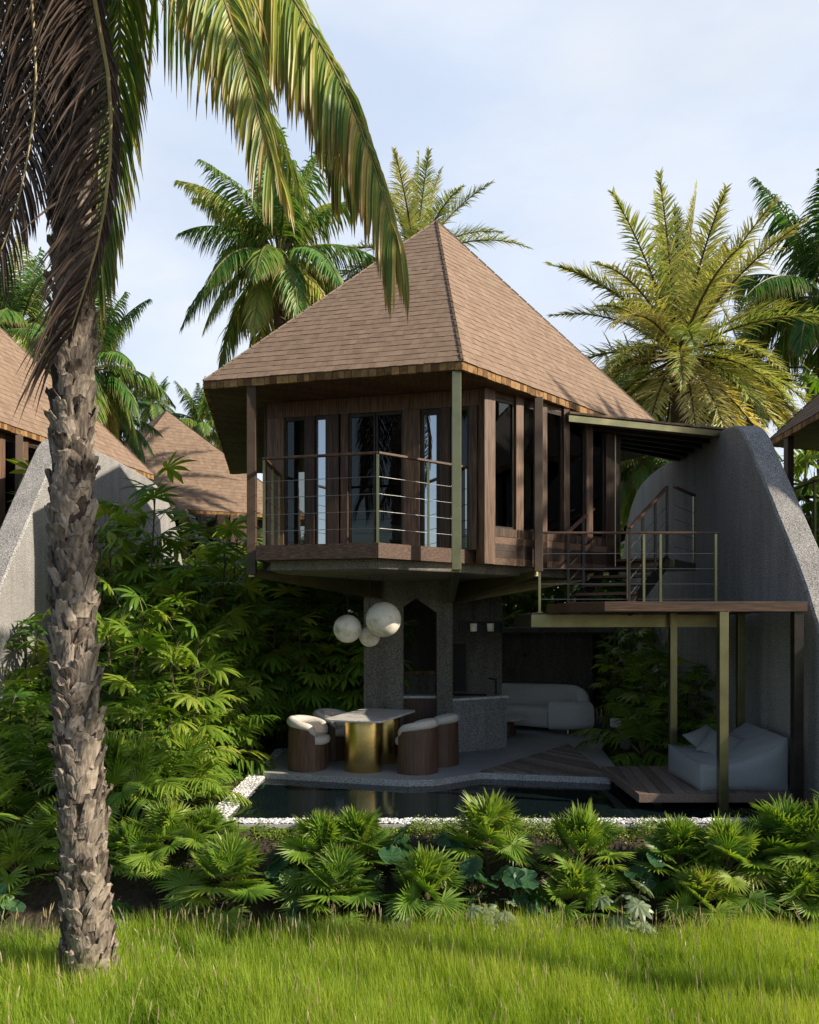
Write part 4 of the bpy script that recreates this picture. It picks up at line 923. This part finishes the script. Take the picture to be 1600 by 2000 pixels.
BL=[(790,1650,7.9,1.1,'round-leaved plant behind the low central fan palm'),(1010,1700,7.5,1.15,'round blue-green leaves at the grass edge below the tallest centre fan palm'),(1050,1770,7.3,.9,'big pale round leaf plant touching the grass, right of centre'),
 (560,1690,7.7,1.2,'dark round-leaved plant in the soil gap left of the fan palm pair'),(590,1780,7.3,.8,'low crinkled leaves at the grass edge under the soil gap'),(1255,1680,7.7,1.1,'dark round-leaved plant in the soil gap right of centre'),
 (780,1760,7.35,1.0,'round ribbed leaves beside the low central fan palm'),(5,1740,7.4,1.1,'round leaves at the left edge above the grass'),(925,1690,7.6,1.0,'bright round leaves right of the low central fan palm'),(640,1810,7.2,.7,'small crinkled leaf low before the fan palm pair'),(230,1790,7.25,.9,'round leaves hidden right of the trunk foot'),(880,1640,8.0,.9,'round-leaved plant left of the tallest centre fan palm')]
for i,(px,py,D,s,lab) in enumerate(BL):
    s*=.66
    pr=(bA,bB)[i%2]; z=max(zg(D),(HZ-py)/F*D-.38*s); loc=((px-CX)/F*D,D,min(z,zg(D)+.12))
    if i<2: pr.location=loc; pr['label']=lab; pr.scale=(s,)*3
    else: dup(pr,loc,i*1.7,lab,s)
for i,(px,D,s,lab) in enumerate(((1225,7.35,1.15,'silvery lobed-leaf plant at the grass edge, the larger right one'),(955,7.3,.95,'silvery lobed-leaf plant left of the big pale round leaf'))):
    loc=((px-CX)/F*D,D,zg(D))
    if i==0: lA.location=loc; lA['label']=lab; lA.scale=(s,)*3
    else: dup(lA,loc,2.0,lab,s)
# --- shrubs
r36=shrub_proto('lady_palm','x','palm shrub',61,3.6,6,lpc=14); r22=shrub_proto('lady_palm','x','palm shrub',62,2.3,7,lpc=13,Rr=.36)
ar=areca_proto(63,'x'); ar2=areca_proto(64,'x',1.25,20)
gl='lady palms in the garden'
SH=[(r36,285,9,'922',11.6,'tallest lady palm, its sunlit top leaves against the concrete wall'),
 (r36,430,0,'1040',12.2,'lady palm whose bright top leaves reach the balcony corner'),
 (r36,205,0,'1010',12.4,'lady palm just right of the rough trunk, against the left curved wall'),
 (r36,105,0,'935',12.6,'lady palm left of the rough trunk, pale leaves against the concrete'),
 (r36,350,0,'1085',11.3,'lady palm between the two brightest tops'),
 (r36,235,0,'960',11.9,'lady palm between the rough trunk and the tallest lady palm'),
 (r36,320,0,'1015',12.0,'lady palm just right of the tallest one, before the distant roof'),
 (r36,390,0,'1010',14.5,'lady palm farther back, covering the base of the distant villa'),
 (r36,460,0,'1015',15.5,'lady palm farthest back beside the left balcony post'),
 (r36,455,0,'1120',12.9,'lady palm shaded by the villa, under the balcony corner')]
used={}
for (pr,px,_,py,D,lab) in SH:
    zt=(HZ-float(py))/F*D; s=(zt-Z_G)/3.85; loc=((px-CX)/F*D,D,Z_G); sc=(max(.8,s*.95),)*2+(s,)
    if pr.name not in used: used[pr.name]=1; pr.location=loc; pr['label']=lab; pr.scale=sc
    else: dup(pr,loc,px*.7,lab,sc)
SH2=[(r22,60,1190,10.6,'lady palm low before the left curved wall, left of the trunk'),(r22,255,1140,10.3,'mid-height lady palm with bright leaves right of the trunk'),(r22,360,1200,10.2,'mid-height lady palm in the middle of the left thicket'),(r22,420,1235,11.3,'half-shaded lady palm at the dark edge of the thicket'),
 (r22,270,1330,9.6,'low lady palm in the sunlit thicket above the moss'),(r22,20,1330,9.5,'low lady palm at the left edge of the picture'),(r22,345,1330,10.4,'low lady palm close to the moss patch')]
for k,(pr,px,py,D,lab) in enumerate(SH2):
    zt=(HZ-float(py))/F*D; s=(zt-Z_G)/2.6; loc=((px-CX)/F*D,D,Z_G); sc=(max(.8,s),)*2+(s,)
    if k==0: pr.location=loc; pr['label']=lab; pr.scale=sc
    else: dup(pr,loc,px*.9,lab,sc)
AR=[(ar,330,9.4,1.0,'arching palm shrub low in the left thicket'),(ar2,80,9.2,1.1,'arching palm shrub with long fingers left of the trunk'),(ar,300,11.0,1.1,'arching palm shrub behind the bright lady palms'),(ar2,240,9.0,.85,'arching palm shrub right of the trunk, near the ground'),(ar2,290,9.8,.85,'arching palm shrub behind the moss with a long sunlit frond'),(ar,-20,9.3,1.0,'arching palm shrub cut by the left edge'),(ar2,425,11.6,1.1,'arching palm shrub at the dark end of the thicket'),(ar,300,10.2,1.2,'taller arching palm shrub in the middle of the thicket')]
for k,(pr,px,D,s,lab) in enumerate(AR):
    loc=((px-CX)/F*D,D,Z_G)
    if k<2: pr.location=loc; pr['label']=lab; pr.scale=(s,)*3
    else: dup(pr,loc,px*.33,lab,s)
for k,(px,D,s,lab) in enumerate(((215,8.7,.8,'fan palm with long fingers beside the moss, behind the bank'),(355,9.6,.75,'broad fan palm leaf plant lit beside the moss patch'),(275,8.95,.75,'fan palm below the left thicket'))):
    dup((fpA,fpB,fpC)[k],((px-CX)/F*D,D,Z_G),k*2.0,lab,s*1.15)
# dark thicket filling the shade behind the villa (same look, one label)
rr=random.Random(11); dark='dark lady palm massed in the deep shade behind and beside the villa core'
spots=[]
for px in range(470,740,42): spots.append((px,13.6+rr.uniform(-.4,.5),2.6)); spots.append((px+20,15.0+rr.uniform(-.4,.5),3.2))
for x in np.arange(-7.5,9,.95): spots.append((CX+F*x/18.2,18.2+rr.uniform(-.5,.5),3.6))
for x in np.arange(.2,5.5,.6): spots.append((CX+F*x/17.6,17.6+rr.uniform(-.2,.4),3.3))
for x in np.arange(-9,11,1.3): spots.append((CX+F*x/20.5,20.5,4.3))
for x in (-2.9,-2.6,-3.4,-4.2): spots.append((CX+F*x/13,13+rr.uniform(-.5,.8),2.8))
for k,(px,D,h) in enumerate(spots):
    pr=(r36,r22)[k%2]; s=h/(3.8 if k%2==0 else 2.5)
    dup(pr,((px-CX)/F*D,D,Z_G),rr.uniform(0,6.28),dark,(max(1.0,s),max(1.0,s),s),'dark lady palms massed in the shade')
for k,(px,D,h,lab) in enumerate(((1225,14.6,1.9,'dark lady palm below the staircase, beside the sofa'),(1290,13.2,1.7,'dark lady palm behind the left green post'),(1350,12.6,1.5,'dark lady palm before the curved wall, behind the daybed'),(1240,15.5,2.3,'dark lady palm against the far end of the lounge'),(1330,15.0,2.6,'dark lady palm between the green posts'))):
    s=h/2.5; dup(r22,((px-CX)/F*D,D,Z_G),k*1.9,lab,(max(.8,s*.9),max(.8,s*.9),s))
dup(ar2,((1255-CX)/F*12.6,12.6,Z_G),1.0,'arching palm shrub below the landing, left of the daybed',.9); dup(ar,((1385-CX)/F*12.0,12.0,Z_G),2.0,'arching palm shrub behind the daybed cushion',.75)
for k,(px,D,h,lab) in enumerate(((1600,16.0,5.2,'tall shaded lady palm behind the neighbouring post at the right edge'),(1575,13.0,3.1,'bright lady palm beyond the sunlit wall edge at the right edge'),(1600,12.2,2.9,'lady palm cut by the right edge below the neighbouring eave'))):
    dup(r36,((px-CX)/F*D,D,Z_G),k+.4,lab,(1,1,h/3.8*1.38))
# climbers and ground cover
RNG=np.random.default_rng(71); mb=MB(); n=26000
x=RNG.uniform(-6,6,n); y=np.clip(8.47+RNG.normal(0,.09,n),8.15,8.6); clump=.5+.5*np.sin(x*5+np.sin(x*11)*1.5); z=np.array(ground_z(y))+RNG.random(n)*.12*clump+.01
a=RNG.uniform(0,6.28,n); el=RNG.uniform(-.2,1.2,n); D=np.c_[np.cos(a)*np.cos(el),np.sin(a)*np.cos(el),np.sin(el)]; S=np.cross(D,RNG.normal(0,1,(n,3)))
strips(mb,np.c_[x,y,z],D,nrm(S),RNG.uniform(.012,.03,n),.016,[0,.5,1],[.3,1,.05],.3,0,RNG.random(n))
o=mb.build('ground_cover',M['fan']); tag(o,'small leafy creeping plants along the top of the bank below the pebbles','ground cover',kind='stuff')
mb=MB(); n=60000; x=RNG.uniform(-5.2,-2.2,n); y=RNG.uniform(8.5,14,n); k=(np.sin(x*3.1+y*1.7)+np.sin(x*5+1)*.6+RNG.normal(0,.5,n))>-.3; x=x[k];y=y[k];n=len(x)
a=RNG.uniform(0,6.28,n); el=RNG.uniform(.2,1.4,n); D=np.c_[np.cos(a)*np.cos(el),np.sin(a)*np.cos(el),np.sin(el)]
bump=.035*(1+np.sin(x*4+y*2.2)*np.sin(y*5))
strips(mb,np.c_[x,y,Z_G+bump],D,nrm(np.cross(D,RNG.normal(0,1,(n,3)))),RNG.uniform(.015,.04,n),.012,[0,.6,1],[.6,1,.1],.5,0,RNG.random(n))
n=14000; x=RNG.uniform(3.5,4.6,n); y=RNG.uniform(8.5,9.3,n); x2=RNG.uniform(2.9,4.6,n); y2=RNG.uniform(11.2,15,n); x=np.r_[x,x2];y=np.r_[y,y2];n*=2
a=RNG.uniform(0,6.28,n); el=RNG.uniform(.2,1.4,n); D=np.c_[np.cos(a)*np.cos(el),np.sin(a)*np.cos(el),np.sin(el)]
strips(mb,np.c_[x,y,np.full(n,Z_G)],D,nrm(np.cross(D,RNG.normal(0,1,(n,3)))),RNG.uniform(.02,.06,n),.012,[0,.6,1],[.6,1,.1],.5,0,RNG.random(n))
o=mb.build('moss',M['moss']); tag(o,'low mossy ground cover beside the pool','moss',kind='stuff')
# --- lawn of tall grass
RNG=np.random.default_rng(81); mb=MB(); n=210000
x=RNG.uniform(-4.3,4.3,n); y=4.5+2.95*RNG.random(n)**.95; m=(np.abs(x)<(y*.56+.35)); x=x[m];y=y[m]
def ns(x,y,s,k): return np.sin(x*s+k+1.7*np.sin(y*s*.8+k*2))*np.sin(y*s*1.3+k*3+1.3*np.sin(x*s*.7))
t1=ns(x,y,2.1,1)+.6*ns(x,y,5.3,2)+.4*ns(x,y,11,3)
edge=7.12+.13*np.sin(x*2.3)+.06*np.sin(x*7); keep=(y<edge)&((t1>-.85)|(RNG.random(len(x))<.22)); x=x[keep];y=y[keep];t1=t1[keep]
# tufts: pull blades towards tuft centres
cx=np.round(x/.09+.3*np.sin(y*31))*.09; cy=np.round(y/.09+.3*np.sin(x*29))*.09; x=x+(cx-x)*.45; y=y+(cy-y)*.45
n=len(x); hv=.23+.055*t1+RNG.normal(0,.045,n); hv=np.clip(hv,.07,.45)
ta=np.arctan2(y-cy,x-cx)+RNG.normal(0,.8,n); lean=np.abs(RNG.normal(.18,.16,n)); D=np.c_[np.cos(ta)*lean-.06,np.sin(ta)*lean,np.ones(n)]
sa=RNG.uniform(0,6.28,n); S=np.c_[np.cos(sa),np.sin(sa),np.zeros(n)]
strips(mb,np.c_[x,y,np.full(n,Z_L)],D,S,hv*1.15,RNG.uniform(.0028,.0055,n),[0,.45,.8,1],[1,.85,.5,.06],RNG.uniform(.1,1.1,n),0,np.clip(.45+.2*t1+RNG.normal(0,.18,n),0,1))
o=mb.build('grass',M['grass']); tag(o,'tall bright green grass filling the foreground','grass',kind='stuff')
mb=MB(); n=5200; x=RNG.uniform(-9,9,n*6); y=RNG.uniform(3.2,7.1,n*6); m=(np.abs(x)>=(y*.56+.3)); x=x[m];y=y[m];n=len(x); sa=RNG.uniform(0,6.28,n)
strips(mb,np.c_[x,y,np.full(n,Z_L)],np.c_[RNG.normal(0,.2,n),RNG.normal(0,.2,n),np.ones(n)],np.c_[np.cos(sa),np.sin(sa),np.zeros(n)],RNG.uniform(.15,.3,n),.012,[0,.5,1],[1,.8,.06],.6,0,RNG.random(n))
o=mb.build('grass',M['grass']); tag(o,'grass continuing beyond both edges of the picture','grass',kind='stuff')
mb=MB(); n=420; y=4.6+2.5*RNG.random(n)**.7; x=RNG.uniform(-1,1,n)*(y*.55); far=RNG.random(n)<.35; y=np.where(far,RNG.uniform(6.7,7.15,n),y)
L0=RNG.uniform(.26,.40,n); D=nrm(np.c_[RNG.normal(0,.16,n),RNG.normal(0,.16,n),np.ones(n)]); b=np.c_[x,y,np.full(n,Z_L)]
sa=RNG.uniform(0,6.28,n); S=np.c_[np.cos(sa),np.sin(sa),np.zeros(n)]
strips(mb,b,D,S,L0,.003,[0,.5,1],[1,.8,.6],0,0,.6)
top=b+D*L0[:,None]
for a in (0,2.1,4.2):
    S2=np.c_[np.cos(sa+a),np.sin(sa+a),np.zeros(n)]; strips(mb,top-D*.01,D,S2,RNG.uniform(.06,.10,n),.011,[0,.2,.7,1],[.3,1,.7,.05],.2,0,RNG.random(n))
o=mb.build('seed_heads',M['seed']); tag(o,'thin pale seed heads standing above the grass','grass seed heads',kind='stuff')
#@@END
# ================================================================== LIGHT, SKY, CAMERA
SUN_EL=R(31); sdir=np.array([.955,-.30]); sdir/=np.linalg.norm(sdir)
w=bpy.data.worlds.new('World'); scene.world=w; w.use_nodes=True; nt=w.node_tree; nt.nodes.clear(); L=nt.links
out=nt.nodes.new('ShaderNodeOutputWorld'); bg=nt.nodes.new('ShaderNodeBackground'); sky=nt.nodes.new('ShaderNodeTexSky'); sky.sky_type='NISHITA'; sky.sun_disc=False
sky.sun_elevation=SUN_EL; sky.sun_rotation=math.atan2(sdir[0],sdir[1]); sky.air_density=1.0; sky.dust_density=1.2; sky.ozone_density=1.0
bg.inputs[1].default_value=.10
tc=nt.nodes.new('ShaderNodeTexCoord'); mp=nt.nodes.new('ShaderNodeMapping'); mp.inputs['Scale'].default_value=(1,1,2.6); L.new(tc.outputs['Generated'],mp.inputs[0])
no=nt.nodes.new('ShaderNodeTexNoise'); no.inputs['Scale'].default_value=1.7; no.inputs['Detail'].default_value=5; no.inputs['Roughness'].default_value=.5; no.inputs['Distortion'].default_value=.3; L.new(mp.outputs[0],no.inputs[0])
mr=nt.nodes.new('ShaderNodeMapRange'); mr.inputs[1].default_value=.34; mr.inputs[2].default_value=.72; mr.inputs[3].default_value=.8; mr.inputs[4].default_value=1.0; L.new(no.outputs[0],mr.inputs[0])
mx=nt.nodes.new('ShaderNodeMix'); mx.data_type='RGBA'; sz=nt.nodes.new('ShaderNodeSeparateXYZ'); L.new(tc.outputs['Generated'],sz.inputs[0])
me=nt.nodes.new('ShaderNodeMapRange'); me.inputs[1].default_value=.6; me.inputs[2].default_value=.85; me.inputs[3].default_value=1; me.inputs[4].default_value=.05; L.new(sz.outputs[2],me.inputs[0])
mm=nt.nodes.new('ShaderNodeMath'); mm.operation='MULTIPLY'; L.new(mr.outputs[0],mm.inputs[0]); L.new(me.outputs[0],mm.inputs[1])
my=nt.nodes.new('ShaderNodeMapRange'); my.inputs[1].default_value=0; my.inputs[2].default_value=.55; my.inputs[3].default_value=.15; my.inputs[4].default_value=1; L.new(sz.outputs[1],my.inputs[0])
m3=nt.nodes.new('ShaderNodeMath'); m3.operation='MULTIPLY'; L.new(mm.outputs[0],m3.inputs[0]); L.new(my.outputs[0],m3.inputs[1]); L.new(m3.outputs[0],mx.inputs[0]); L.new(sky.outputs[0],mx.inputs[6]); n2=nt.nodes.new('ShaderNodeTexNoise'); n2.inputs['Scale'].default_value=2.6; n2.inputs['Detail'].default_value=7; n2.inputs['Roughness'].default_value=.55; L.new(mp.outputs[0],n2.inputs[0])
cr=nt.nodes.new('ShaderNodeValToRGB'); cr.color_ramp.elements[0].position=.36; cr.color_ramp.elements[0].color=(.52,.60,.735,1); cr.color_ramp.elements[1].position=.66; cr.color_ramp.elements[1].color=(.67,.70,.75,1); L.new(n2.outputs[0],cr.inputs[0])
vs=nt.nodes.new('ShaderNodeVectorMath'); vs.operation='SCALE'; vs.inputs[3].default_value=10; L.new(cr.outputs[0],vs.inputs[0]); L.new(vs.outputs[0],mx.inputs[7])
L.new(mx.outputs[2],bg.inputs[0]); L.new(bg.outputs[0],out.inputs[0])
sl=bpy.data.lights.new('sun','SUN'); sl.energy=5.0; sl.angle=R(.6); sl.color=(1,.87,.70)
so=bpy.data.objects.new('sun',sl); COL.objects.link(so)
from mathutils import Vector
so.rotation_euler=Vector((sdir[0]*math.cos(SUN_EL),sdir[1]*math.cos(SUN_EL),math.sin(SUN_EL))).to_track_quat('Z','Y').to_euler()
cam=bpy.data.cameras.new('camera'); co=bpy.data.objects.new('camera',cam); COL.objects.link(co); scene.camera=co
co.location=(0,0,0); co.rotation_euler=(R(90),0,0); cam.sensor_fit='HORIZONTAL'; cam.sensor_width=36; cam.lens=36; cam.shift_y=214/1600; cam.clip_end=2000
scene.view_settings.view_transform='Standard'; scene.view_settings.look='None'; scene.view_settings.gamma=1; scene.view_settings.exposure=.52
scene.cycles.max_bounces=7; scene.cycles.transparent_max_bounces=12; scene.cycles.diffuse_bounces=3
scene.cycles.use_denoising=True; scene.cycles.light_tree=False
